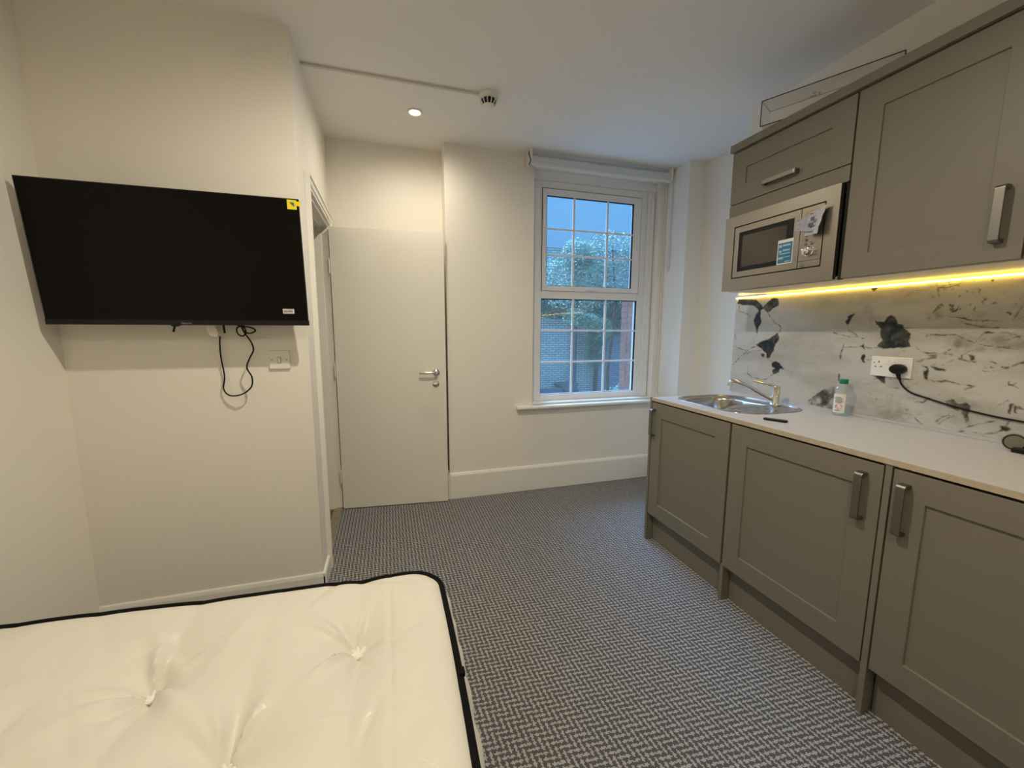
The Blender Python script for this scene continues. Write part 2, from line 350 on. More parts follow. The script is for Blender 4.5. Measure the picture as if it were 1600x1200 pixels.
# ---- door 1 (leaf open into room, handle)
dr = empty('door_1', (-.345, 3.082, 0), None, None); struct(dr)
ang = math.atan2(2.988-3.068, .403+.345); dr.rotation_euler = (0, 0, ang)
leaf = MB().box(0, .752, -.040, 0, .006, 1.972).build('door_leaf', M['door'], dr, bevel=.002)
def dpart(mb, name, m, par=dr, **k): return mb.build(name, m, par, **k)
dh = dpart(MB().lathe([(.026, 0), (.026, -.006), (.023, -.009), (.012, -.010), (.010, -.012), (.010, -.040)], (.682, -.040, .99), 'Y', 28)
           .tube([(.682, -.078, .99), (.682, -.086, .99), (.676, -.092, .99), (.66, -.094, .99), (.60, -.094, .99), (.565, -.092, .991)], [.009, .0095, .0095, .0095, .0092, .0085], 14), 'door_handle', M['chrome'], smooth=True)
dk = dpart(MB().lathe([(.024, 0), (.024, -.006), (.021, -.008), (.008, -.008), (.008, -.012)], (.678, -.040, .907), 'Y', 28), 'lock_rose', M['chrome'], smooth=True)
dpart(MB().box(.675, .681, -.0535, -.052, .893, .905), 'keyhole', M['dark'])
for hz in (.25, 1.02, 1.72):
    dpart(MB().tube([(-.006, -.044, hz-.05), (-.006, -.044, hz+.05)], .0045, 10), 'hinge', M['gloss'], smooth=True)

# ---- window 1: frame, sashes, glazing bars, glass
win = empty('window_1', (1.64, 3.12, .70), None, None); struct(win)
FY0, FY1 = 3.10, 3.16
fr = MB()
FX0, FX1, FZ0, FZ1, ZM = 1.115, 2.125, .715, 2.435, 1.57
for b_ in [(FX0, FX0+.07, FZ0, FZ1), (FX1-.06, FX1, FZ0, FZ1), (FX0+.0702, FX1-.0602, FZ1-.055, FZ1), (FX0+.0702, FX1-.0602, FZ0, FZ0+.05), (FX0+.0702, FX1-.0602, 1.545, 1.605)]:
    fr.box(b_[0], b_[1], FY0, FY1, b_[2], b_[3])
part(fr, 'window_frame', M['upvc'], win, bevel=.004)
# side fillers and head infill
part(MB().box(WX0, FX0-.0005, 3.085, 3.17, FZ0, FZ1).box(FX1+.0005, WX1, 3.085, 3.17, FZ0, FZ1).box(FX1+.03, WX1-.012, 3.072, 3.0848, WZ0+.02, FZ1-.002), 'side_trim', M['upvc'], win, bevel=.003)
part(MB().box(WX0, WX1, 3.075, 3.17, FZ1, WZ1), 'head_panel', M['upvc'], win, bevel=.003)
part(MB().box(WX0, WX1, 3.02, 3.17, WZ0-.002, FZ0), 'bottom_trim', M['upvc'], win, bevel=.002)
# upper opening sash
SX0, SX1, SZ0, SZ1 = 1.186, 2.064, 1.606, 2.379
us = part(MB().box(SX0, SX0+.033, 3.088, 3.135, SZ0, SZ1).box(SX1-.068, SX1, 3.088, 3.135, SZ0, SZ1).box(SX0+.033, SX1-.068, 3.088, 3.135, SZ1-.050, SZ1).box(SX0+.033, SX1-.068, 3.088, 3.135, SZ0, SZ0+.038), 'upper_sash', M['upvc'], win, bevel=.004)
part(MB().box(SX0-.003, SX0, 3.094, 3.0999, SZ0-.002, SZ1+.004).box(SX1, SX1+.004, 3.094, 3.0999, SZ0-.002, SZ1+.004).box(SX0, SX1, 3.094, 3.0999, SZ1, SZ1+.004), 'sash_gasket', M['dark'], us)
GX0, GX1, GZ0, GZ1 = SX0+.033, SX1-.068, SZ0+.038, SZ1-.050
gk = .005
def gasket(x0, x1, z0, z1, y): 
    return MB().box(x0, x0+gk, y, y+.012, z0, z1).box(x1-gk*1.8, x1, y, y+.012, z0, z1).box(x0, x1, y, y+.012, z1-gk*1.3, z1).box(x0, x1, y, y+.012, z0, z0+gk*.6)
part(gasket(GX0, GX1, GZ0, GZ1, 3.096), 'glass_seal', M['dark'], us)
def pane(x0, x1, z0, z1, y, root):
    o = part(box(x0, x1, y, y+.004, z0, z1), 'glass_pane', M['glass'], root); return o
pane(GX0, GX1, GZ0, GZ1, 3.112, win); pane(FX0+.07, FX1-.06, FZ0+.05, 1.545, 3.122, win)
def bars(x0, x1, z0, z1, y, xs, zs):
    for x in xs: part(box(x-.008, x+.008, y-.008, y+.008, z0, z1), 'glazing_bar', M['upvc'], win, bevel=.003)
    for z in zs: part(box(x0, x1, y-.0075, y+.0075, z-.007, z+.007), 'glazing_bar', M['upvc'], win, bevel=.003)
bars(GX0, GX1, GZ0, GZ1, 3.103, (1.455, 1.755), (2.082, 1.884))
LX0, LX1, LZ0, LZ1 = FX0+.07, FX1-.06, FZ0+.05, 1.545
part(gasket(LX0, LX1, LZ0, LZ1, 3.110), 'glass_seal', M['dark'], win)
bars(LX0, LX1, LZ0, LZ1, 3.114, (1.468, 1.768), (1.289, 1.031))
wh = part(MB().box(1.56, 1.66, 3.078, 3.088, 1.612, 1.628).box(1.585, 1.635, 3.064, 3.078, 1.614, 1.626), 'window_catch', M['white_pl'], us, bevel=.003)
# sill board with nosing
struct(MB().prism([(3.085, .70), (2.965, .70), (2.957, .694), (2.957, .682), (2.965, .675), (3.013, .675), (3.013, .69), (3.085, .69)], .948, 2.243, 'X').build('window_1_sill', M['gloss'], bevel=.002))
bpy.data.objects['window_1_sill'].name = 'trim_8'
struct(MB().tube([(2.238, 3.005, .70), (2.238, 3.005, 2.50)], .006, 8).build('trim_9', M['wall'], smooth=True))

# ================================================================== roller blind
bl = empty('roller_blind', (1.62, 2.955, 2.52), 'white roller blind rolled up above the window', 'blind')
part(MB().tube([(1.035, 2.952, 2.515), (2.205, 2.952, 2.515)], .030, 24), 'rolled_fabric', M['blind'], bl, smooth=True)
part(MB().box(1.035, 2.205, 2.921, 2.933, 2.462, 2.480), 'bottom_bar', M['white_pl'], bl, bevel=.003)
part(MB().box(1.035, 2.205, 2.9235, 2.926, 2.478, 2.515), 'fabric_drop', M['blind'], bl)
for x in (1.018, 2.207):
    part(MB().box(x, x+.016, 2.91, 3.01, 2.478, 2.573), 'bracket', M['white_pl'], bl, bevel=.002)
part(MB().tube([(2.228, 2.935, 2.545), (2.229, 2.930, 2.45), (2.232, 2.93, 2.1), (2.236, 2.93, 1.80), (2.230, 2.932, 1.775), (2.223, 2.935, 1.80), (2.223, 2.935, 2.1), (2.224, 2.94, 2.50)], .0035, 8), 'pull_chain', M['white_pl'], bl, smooth=True)
part(MB().tube([(1.016, 2.925, 2.555), (1.008, 2.915, 2.54), (1.013, 2.91, 2.515), (1.022, 2.912, 2.49), (1.012, 2.912, 2.47), (1.010, 2.912, 2.458)], .0035, 8), 'side_cord', M['matblack'], bl, smooth=True)

# ================================================================== ceiling things
labels = ['lit recessed downlight in the ceiling above the open door', 'recessed downlight in the ceiling over the foot of the mattress', 'recessed downlight in the ceiling over the middle of the bed', 'recessed downlight in the ceiling near the worktop end']
for i, ((x, y), P) in enumerate(zip(LAMPS, LAMP_W)):
    d = empty('downlight', (x, y, ZC), labels[i], 'ceiling light')
    d['group'] = 'recessed ceiling downlights'
    part(MB().lathe([(.030, -.001), (.043, -.001), (.044, -.004), (.040, -.008), (.031, -.006), (.030, -.003)], (x, y, ZC), 'Z', 32), 'trim_ring', M['white_pl'], d, smooth=True)
    part(MB().lathe([(.029, -.004), (.0285, -.0055), (.001, -.006)], (x, y, ZC), 'Z', 24), 'lamp_lens', M['lens'], d, smooth=True)
    ld = bpy.data.lights.new('downlight_bulb', 'SPOT'); ld.energy = P; ld.color = (1, .895, .70); ld.spot_size = math.radians(178); ld.spot_blend = (1.0, .8, .8)[i]; ld.shadow_soft_size = .025
    lo = bpy.data.objects.new('downlight_bulb', ld); C.objects.link(lo); lo.parent = d; lo.location = (0, 0, -.02)
sd = empty('smoke_detector', (.578, 2.355, ZC), 'round white smoke detector with dark vents on the ceiling', 'smoke detector')
part(MB().lathe([(.050, 0), (.052, -.004), (.052, -.020), (.049, -.024)], (.578, 2.355, ZC), 'Z', 40), 'base', M['white_pl'], sd, smooth=True)
part(MB().lathe([(.047, -.022), (.0485, -.025), (.0485, -.029), (.036, -.031)], (.578, 2.355, ZC), 'Z', 40), 'upper_rim', M['white_pl'], sd, smooth=True)
part(MB().lathe([(.041, -.029), (.033, -.056)], (.578, 2.355, ZC), 'Z', 32), 'vent_core', M['dark'], sd, smooth=True)
part(MB().lathe([(.030, -.053), (.0335, -.0535), (.031, -.060), (.022, -.066), (.005, -.068)], (.578, 2.355, ZC), 'Z', 32), 'cap', M['white_pl'], sd, smooth=True)
for k in range(12):
    a = 2*PI*k/12+.13; u = Vector((math.cos(a), math.sin(a), 0)); c_ = Vector((.578, 2.355, ZC))
    part(MB().tube([c_+u*.0465+Vector((0, 0, -.029)), c_+u*.0425+Vector((0, 0, -.044)), c_+u*.0325+Vector((0, 0, -.0555))], .0026, 6), 'vent_rib', M['white_pl'], sd)
tag(box(-.353, .530, 2.352, 2.368, ZC-.011, ZC-.0005).build('cable_trunking', M['trunk'], bevel=.001), 'thin white cable trunking along the ceiling to the smoke detector', 'trunking')

# ================================================================== TV wall
TH = math.atan2(2.0-1.945, .505)    # leans forward
tv = empty('television', (-.78, 2.0, 1.322), 'black flat television tilted down on the left wall', 'television', rot=(TH, 0, 0))
W2 = .449; HT = .508
part_l = lambda mb, n, m, par=tv, **k: mb.build(n, m, par, **k)
part_l(MB().box(-W2, W2, .0, .012, .0, HT).box(-W2+.12, W2-.12, .012, .040, .02, .33), 'housing', M['black'], bevel=.002)
part_l(MB().box(-W2+.004, W2-.004, -.0025, .0, .016, HT-.004), 'screen_panel', M['screen'])
part_l(MB().box(-W2-.002, W2+.003, -.006, .008, -.008, .013), 'bottom_bezel', M['black'], bevel=.002)
part_l(MB().box(-W2-.001, -W2+.003, -.004, .0, .013, HT+.001).box(W2-.003, W2+.001, -.004, .0, .013, HT+.001).box(-W2, W2, -.004, .0, HT-.003, HT+.001), 'edge_trim', M['black'])
part_l(MB().prism([(-.06, -.008), (-.055, -.014), (-.035, -.014), (-.022, -.008)], -.003, .006, 'Y'), 'infrared_window', M['black'])
tx = bpy.data.curves.new('logo', 'FONT'); tx.body = 'Hisense'; tx.size = .0115; tx.extrude = .0002; tx.align_x = 'CENTER'
to = bpy.data.objects.new('logo', tx); C.objects.link(to); dg = bpy.context.evaluated_depsgraph_get(); me = bpy.data.meshes.new_from_object(to.evaluated_get(dg)); bpy.data.objects.remove(to)
me.materials.clear(); me.materials.append(mat('logo_grey', (.30, .30, .30), .5)); lo = bpy.data.objects.new('logo', me); C.objects.link(lo); lo.parent = tv; lo.rotation_euler = (PI/2, 0, 0); lo.location = (-.003, -.0065, -.0035)
st = part_l(MB().box(W2-.043, W2-.008, -.0035, -.0027, HT-.040, HT-.003).box(W2-.014, W2+.008, -.0045, -.0036, HT-.026, HT-.008), 'yellow_sticker', M['yellow']); st['label'] = 'yellow energy sticker'
part_l(MB().prism([(W2-.034, HT-.013), (W2-.018, HT-.013), (W2-.016, HT-.030), (W2-.024, HT-.024)], -.0040, -.0036, 'Y'), 'sticker_print', mat('sticker_teal', (.04, .12, .12), .5), st)
st = part_l(MB().box(W2-.096, W2-.052, -.0035, -.0027, .043, .063), 'barcode_sticker', M['paper']); st['label'] = 'white barcode sticker'
bc = MB(); xx = W2-.092
while xx < W2-.058:
    q = random.choice((.0006, .001, .0015)); bc.box(xx, xx+q, -.0040, -.0036, .049, .056); xx += q+random.choice((.0006, .001))
bc.box(W2-.074, W2-.06, -.0040, -.0036, .058, .0595); part_l(bc, 'barcode', M['ink'], st)
for x, zt in ((-.068, 1.285), (.104, 1.280)):
    part(MB().tube([(-.78+x+.006, 2.052, 1.36), (-.78+x+.004, 2.05, 1.32), (-.78+x-(.006 if x < 0 else -.006), 2.05, zt)], .0042, 8), 'mount_strap', M['matblack'], tv, smooth=True)
br = empty('wall_bracket', (-.78, 2.11, 1.55), 'black television wall bracket behind the screen', 'bracket')
part(MB().box(-1.0, -.56, 2.095, 2.1095, 1.49, 1.55).box(-.98, -.96, 2.045, 2.095, 1.45, 1.60).box(-.62, -.60, 2.045, 2.095, 1.45, 1.60), 'bracket_rail', M['black'], br)
def smooth_pts(P, n=6):
    P = [Vector(p) for p in P]; out = []
    for i in range(len(P)-1):
        p0 = P[max(i-1, 0)]; p1 = P[i]; p2 = P[i+1]; p3 = P[min(i+2, len(P)-1)]
        for k in range(n):
            t = k/n; out.append(.5*((2*p1)+(-p0+p2)*t+(2*p0-5*p1+4*p2-p3)*t*t+(-p0+3*p1-3*p2+p3)*t**3))
    return out+[P[-1]]
cb = empty('television_power_cable', (-.65, 2.08, 1.2), 'black looped cable hanging on the wall below the television', 'cable')
Y1 = 2.065
part(MB().tube(smooth_pts([(-.700, 2.088, 1.272), (-.706, 2.092, 1.23), (-.707, 2.095, 1.172), (-.701, 2.097, 1.088), (-.708, 2.094, 1.033), (-.683, 2.086, 1.003), (-.633, 2.072, 1.008), (-.592, Y1, 1.040), (-.585, Y1, 1.083), (-.602, Y1, 1.128), (-.588, Y1, 1.170), (-.571, Y1, 1.205), (-.577, Y1, 1.24), (-.600, Y1, 1.282), (-.612, Y1, 1.315), (-.62, 2.05, 1.36)]), .0032, 8), 'cord', M['matblack'], cb, smooth=True)
part(MB().tube(smooth_pts([(-.645, 2.05, 1.325), (-.61, 2.05, 1.312), (-.572, 2.05, 1.305), (-.553, 2.05, 1.292), (-.575, 2.052, 1.279), (-.598, 2.055, 1.288), (-.606, 2.055, 1.31), (-.625, 2.055, 1.300), (-.620, 2.05, 1.276), (-.602, 2.05, 1.268), (-.590, 2.05, 1.285), (-.600, 2.05, 1.32)]), .0032, 8), 'coiled_loop', M['matblack'], cb, smooth=True)
part(MB().tube([(-.701, 2.075, 1.30), (-.7, 2.086, 1.268)], .0045, 8), 'cable_neck', M['white_pl'], cb, smooth=True)
gl = MB().prism([(-.737, 1.330), (-.712, 1.335), (-.694, 1.285), (-.700, 1.262), (-.726, 1.268), (-.738, 1.29)], 2.052, 2.078, 'Y')
tag(gl.build('cable_joiner', mat('milky_plastic', (.80, .76, .68), .25), bevel=.004), 'small milky plastic plug cover at the cable top under the television', 'plug cover')
sw = empty('fused_switch', (-.48, 2.11, 1.158), 'white square wall switch below the right end of the television', 'switch')
part(MB().box(-.523, -.437, 2.1005, 2.1098, 1.115, 1.201), 'plate', M['white_pl'], sw, bevel=.004, seg=3)
part(MB().box(-.4875, -.4725, 2.0998, 2.1004, 1.143, 1.172), 'rocker_surround', M['nickel'], sw)
part(MB().box(-.4855, -.4745, 2.0955, 2.0998, 1.145, 1.170), 'rocker', M['white_pl'], sw, bevel=.0015)
for x in (-.511, -.449): part(MB().lathe([(.003, 0), (.003, -.001)], (x, 2.1004, 1.158), 'Y', 10), 'screw', M['nickel'], sw)

# ================================================================== kitchen
KX = 1.50; DZ0, DZ1 = .178, .872
def shaker(mb_name, root, x, y0, y1, z0, z1, fw=.085, th=.020, rec=.007, fwz=None):
    fz = fwz or fw
    a = [(y0, z0), (y1, z0), (y1, z1), (y0, z1)]; b_ = [(y0+fw, z0+fz), (y1-fw, z0+fz), (y1-fw, z1-fz), (y0+fw, z1-fz)]
    c1 = [(y+(.0015 if y < (y0+y1)/2 else -.0015), z+(.0015 if z < (z0+z1)/2 else -.0015)) for y, z in b_]
    vs = [(x, *p) for p in a]+[(x, *p) for p in b_]+[(x+rec, *p) for p in c1]+[(x+th, *p) for p in a]
    fs = []
    for i in range(4):
        j = (i+1) % 4; fs += [(i, j, 4+j, 4+i), (4+i, 4+j, 8+j, 8+i), (i, 12+i, 12+j, j)]
    fs += [(8, 9, 10, 11), (15, 14, 13, 12)]
    mb = MB(); mb.add(vs, fs); o = part(mb, mb_name, M['taupe'], root)
    bv = o.modifiers.new('edge', 'BEVEL'); bv.width = .0012; bv.segments = 2; bv.limit_method = 'ANGLE'
    return o
def handle(root, x, y, z, L=.165, vertical=True, wd=.024):
    """bow strap handle: flat grip standing off on two stepped feet"""
    h = L/2; o_ = .030; t = .006
    prof = [(0, h), (-.018, h), (-.026, h-.002), (-o_, h-.008), (-o_, -h+.008), (-.026, -h+.002), (-.018, -h), (0, -h), (0, -h+.012), (-.016, -h+.012), (-.0215, -h+.016), (-.024, -h+.021), (-.024, h-.021), (-.0215, h-.016), (-.016, h-.012), (0, h-.012)]
    mb = MB()
    if vertical: mb.prism([(x+a, z+b_) for a, b_ in prof], y-wd/2, y+wd/2, 'Y')
    else: mb.prism([(x+a, y+b_) for a, b_ in prof], z-wd/2, z+wd/2, 'Z')
    o = part(mb, 'handle', M['nickel'], root, bevel=.0015); return o
def base_unit(y0, y1, label, hy, far_leg=None):
    r = empty('base_cabinet', (1.8, (y0+y1)/2, 0), label, 'cabinet', 'taupe base cabinets under the worktop')
    c = MB(); X0, X1, t = KX+.022, 2.085, .016; Z0, Z1 = .165, .876
    c.box(X0, X1, y0+.001, y0+.001+t, Z0, Z1).box(X0, X1, y1-.001-t, y1-.001, Z0, Z1).box(X0, X1, y0+t, y1-t, Z0, Z0+t).box(X1-.01, X1, y0+t, y1-t, Z0+t, Z1)
    part(c, 'carcass', M['inside'], r)
    d = shaker('door', r, KX, y0+.004, y1-.004, DZ0, DZ1); bpy_parent(handle(d, KX, hy, .753), d)
    part(box(KX+.045, KX+.061, y0+.004, y1-.004, 0, .150), 'plinth', M['taupe'], r)
    for y in (y0+.05, y1-.05): part(MB().lathe([(.018, 0), (.016, .02), (.016, .15), (.025, .165)], (1.70, y, 0), 'Z', 14), 'foot', M['black'], r)
    return r
u1 = base_unit(1.462, 2.048, 'taupe shaker base cabinet under the sink, at the window end', 2.022)
u2 = base_unit(.848, 1.458, 'taupe shaker base cabinet in the middle, handle at its right edge', .905)
u3 = base_unit(.232, .828, 'taupe shaker base cabinet nearest the camera, handle at its left edge', .788)
for (y0, y1, z1, lab) in ((2.050, 2.068, .90, 'tall taupe end panel beside the sink cabinet'), (1.444, 1.462, .176, 'short taupe support leg between sink and middle cabinets'), (.829, .847, .879, 'narrow taupe upright panel between middle and nearest cabinets')):
    x1 = 1.540 if z1 < .3 else 2.09
    e = MB().box(KX-.001, x1 if z1 < .3 else 1.52, y0, y1, 0, z1)
    if z1 > .3: e.box(1.52, 2.09, y0+(.002 if y0 < 2 else 0), y1, 0, .878)
    tag(e.build('cabinet_panel', M['taupe'], bevel=.001), lab, 'panel')
# worktop with sink cut-out
WT0, WT1 = .881, .900; WX_0, WX_1, WY0, WY1 = 1.496, 2.098, .22, 2.049
def rrect(cx, cy, a, b, r, n=10):
    P = []
    for k, (sx_, sy_) in enumerate(((1, 1), (-1, 1), (-1, -1), (1, -1))):
        for i in range(n+1):
            t = PI/2*k + PI/2*i/n; P.append((cx+sx_*(a-r)+r*math.cos(t), cy+sy_*(b-r)+r*math.sin(t)))
    return P
SCX, SCY, SA, SB = 1.815, 1.750, .228, .280
def holed_slab(outer, hole, z0, z1, name, mats):
    b = bmesh.new(); rings = []
    for P in (outer, hole):
        vs = [b.verts.new((x, y, z1)) for x, y in P]; rings.append([b.edges.new((vs[i], vs[(i+1) % len(vs)])) for i in range(len(vs))])
    bmesh.ops.triangle_fill(b, use_beauty=True, edges=rings[0]+rings[1])
    g = bmesh.ops.extrude_face_region(b, geom=list(b.faces)); bmesh.ops.translate(b, verts=[v for v in g['geom'] if isinstance(v, bmesh.types.BMVert)], vec=(0, 0, z0-z1))
    bmesh.ops.recalc_face_normals(b, faces=b.faces)
    for f in b.faces:
        if abs(f.normal.z) < .5: f.material_index = 1
    me = bpy.data.meshes.new(name); b.to_mesh(me); b.free()
    for q in mats: me.materials.append(q)
    o = bpy.data.objects.new(name, me); C.objects.link(o); return o
wt = holed_slab([(WX_0, WY0), (WX_1, WY0), (WX_1, WY1), (WX_0, WY1)], rrect(SCX, SCY, SA-.012, SB-.012, .14), WT0, WT1, 'worktop', [M['worktop'], M['worktop_edge']])
tag(wt, 'pale cream laminate worktop along the right wall', 'worktop')
tag(box(2.084, 2.0985, .22, 2.049, .9003, .912).build('worktop_upstand', M['worktop'], bevel=.001), 'thin pale upstand strip where worktop meets the marbled panel', 'trim')
# sink: one pressed sheet
def sink_h(x, y):
    # bowl: rounded square, far end; deck recessed slightly; drainer ribs at near end
    def sd(cx, cy, a, b, r): 
        qx, qy = abs(x-cx)-(a-r), abs(y-cy)-(b-r); return math.hypot(max(qx, 0), max(qy, 0))+min(max(qx, qy), 0)-r
    d = sd(1.795, 1.862, .160, .135, .115)
    def ss(a, b, t): t = max(0, min(1, (t-a)/(b-a))); return t*t*(3-2*t)
    h = -.004
    h -= .135*ss(.0, -.032, d) + .004*ss(.012, .0, d)
    if d < -.03: h -= .012*ss(-.03, -.12, d)
    e = sd(1.80, 1.585, .15, .075, .05)
    if e < 0:
        h -= .003*ss(0, -.012, e)
        if abs(x-1.80) < .13: h += .0018*ss(-.005, -.02, e)*math.cos((x-1.80)*2*PI/.042)
    return h
nr, nt_ = 110, 144; base = rrect(0, 0, 1, 1, .5, 35); vs = [(SCX, SCY, WT1+sink_h(SCX, SCY))]; fs = []
outl = rrect(0, 0, SA, SB, .150, 35)
for i in range(1, nr+1):
    t = i/nr
    for (px_, py_) in outl:
        x, y = SCX+px_*t, SCY+py_*t; z = sink_h(x, y)+WT1
        edge = 1-t
        if edge < .05: z = WT1+.0012+.0022*math.sin(min(1, edge/.05*1.0)*PI) - (.004*max(0, (edge-.03)/.02) if edge > .03 else 0)
        vs.append((x, y, z))
n_ = len(outl)
for k in range(n_): fs.append((0, 1+k, 1+(k+1) % n_))
for i in range(nr-1):
    for k in range(n_): a = 1+i*n_; fs.append((a+k, a+(k+1) % n_, a+n_+(k+1) % n_, a+n_+k))
sk = empty('sink', (SCX, SCY, WT1), 'small stainless steel sink with round-cornered bowl set in the worktop', 'sink')
so = part(MB().add(vs, fs), 'bowl_and_drainer', M['sink'], sk, smooth=True)
sf = so.modifiers.new('thick', 'SOLIDIFY'); sf.thickness = .0008; sf.offset = -1
part(MB().lathe([(.035, .0), (.035, .003), (.026, .004), (.02, .001), (.002, .001)], (1.795, 1.862, WT1-.154), 'Z', 28), 'plughole', M['chrome'], sk, smooth=True)
tp = empty('mixer_tap', (1.985, 1.655, .897), 'chrome mixer tap with long spout behind the sink bowl', 'tap')
TX, TY, TZ = 1.985, 1.655, .897
part(MB().lathe([(.027, 0), (.027, .006), (.022, .010), (.0205, .014), (.0205, .058), (.0225, .060), (.0225, .066), (.021, .068), (.021, .100), (.018, .106), (.003, .109)], (TX, TY, TZ), 'Z', 32), 'body', M['chrome'], tp, smooth=True)
part(MB().tube(smooth_pts([(TX-.012, TY+.006, TZ+.030), (TX-.05, TY+.022, TZ+.052), (TX-.11, TY+.048, TZ+.088), (TX-.175, TY+.077, TZ+.122), (TX-.198, TY+.087, TZ+.130), (TX-.212, TY+.093, TZ+.126), (TX-.217, TY+.095, TZ+.115)], 5), .0095, 16), 'spout', M['chrome'], tp, smooth=True)
part(MB().lathe([(.012, 0), (.012, -.014), (.009, -.015)], (TX-.217, TY+.095, TZ+.118), 'Z', 20), 'aerator', M['chrome'], tp, smooth=True)
part(MB().tube([(TX-.005, TY+.003, TZ+.104), (TX-.05, TY+.022, TZ+.117), (TX-.10, TY+.045, TZ+.130), (TX-.108, TY+.049, TZ+.131)], [.008, .006, .0055, .006], 12), 'lever', M['chrome'], tp, smooth=True)
tag(MB().prism([(1.604, 1.389), (1.622, 1.395), (1.662, 1.322), (1.658, 1.312), (1.642, 1.306), (1.634, 1.310), (1.602, 1.378)], .9003, .9095, 'Z').build('key_fob', M['black'], bevel=.003), 'small black remote fob lying on worktop in front of the sink', 'remote')
fob = bpy.data.objects['key_fob']; part(MB().prism([(1.622, 1.371), (1.634, 1.377), (1.650, 1.340), (1.639, 1.334)], .9094, .9100, 'Z'), 'screen', mat('fob_grey', (.18, .19, .2), .3), fob)

# bottle
bx, by, bz = 2.045, 1.362, .9005
bt = empty('bottle', (bx, by, bz), 'clear plastic bottle with green cap and white label', 'bottle')
part(MB().lathe([(.030, 0), (.034, .004), (.035, .012), (.035, .112), (.033, .124), (.026, .138), (.016, .147), (.0135, .150), (.0135, .160)], (bx, by, bz), 'Z', 40), 'shell', M['bottle'], bt, smooth=True)
part(MB().lathe([(.028, .003), (.033, .008), (.0335, .013), (.0335, .050)], (bx, by, bz), 'Z', 40), 'liquid', M['liquid'], bt, smooth=True)
part(MB().lathe([(.0165, .150), (.017, .152), (.017, .170), (.016, .172)], (bx, by, bz), 'Z', 24), 'cap', M['cap'], bt, smooth=True)
def arc_label(r, a0, a1, z0, z1, name, m, root, n=14):
    vs = []; 
    for i in range(n+1):
        a = a0+(a1-a0)*i/n
        for rr in (r, r+.0004):
            for z in (z0, z1): vs.append((bx+rr*math.cos(a), by+rr*math.sin(a), bz+z))
    fs = []
    for i in range(n):
        a = 4*i; b_ = a+4; fs += [(a, b_, b_+1, a+1), (a+2, a+3, b_+3, b_+2), (a, a+2, b_+2, b_), (a+1, b_+1, b_+3, a+3)]
    return part(MB().add(vs, fs), name, m, root, smooth=True)
A0 = math.radians(158)
lb = arc_label(.0354, A0, A0+1.35, .016, .104, 'label', M['paper'], bt)
for z, a, b_ in ((.086, .2, .9), (.080, .15, 1.1), (.074, .3, 1.0), (.068, .2, 1.15), (.062, .3, 1.0), (.024, .2, .9)):
    arc_label(.0359, A0+a, A0+b_, z, z+.0028, 'label_print', M['ink'], lb, 6)
vs = []; fs = []
for k in range(20):
    a = 2*PI*k/20; ang_ = A0+.66+.40*math.cos(a); vs.append((bx+.0362*math.cos(ang_), by+.0362*math.sin(ang_), bz+.044+.014*math.sin(a)))
part(MB().add(vs, [tuple(range(20))]), 'round_mark', M['red'], lb)

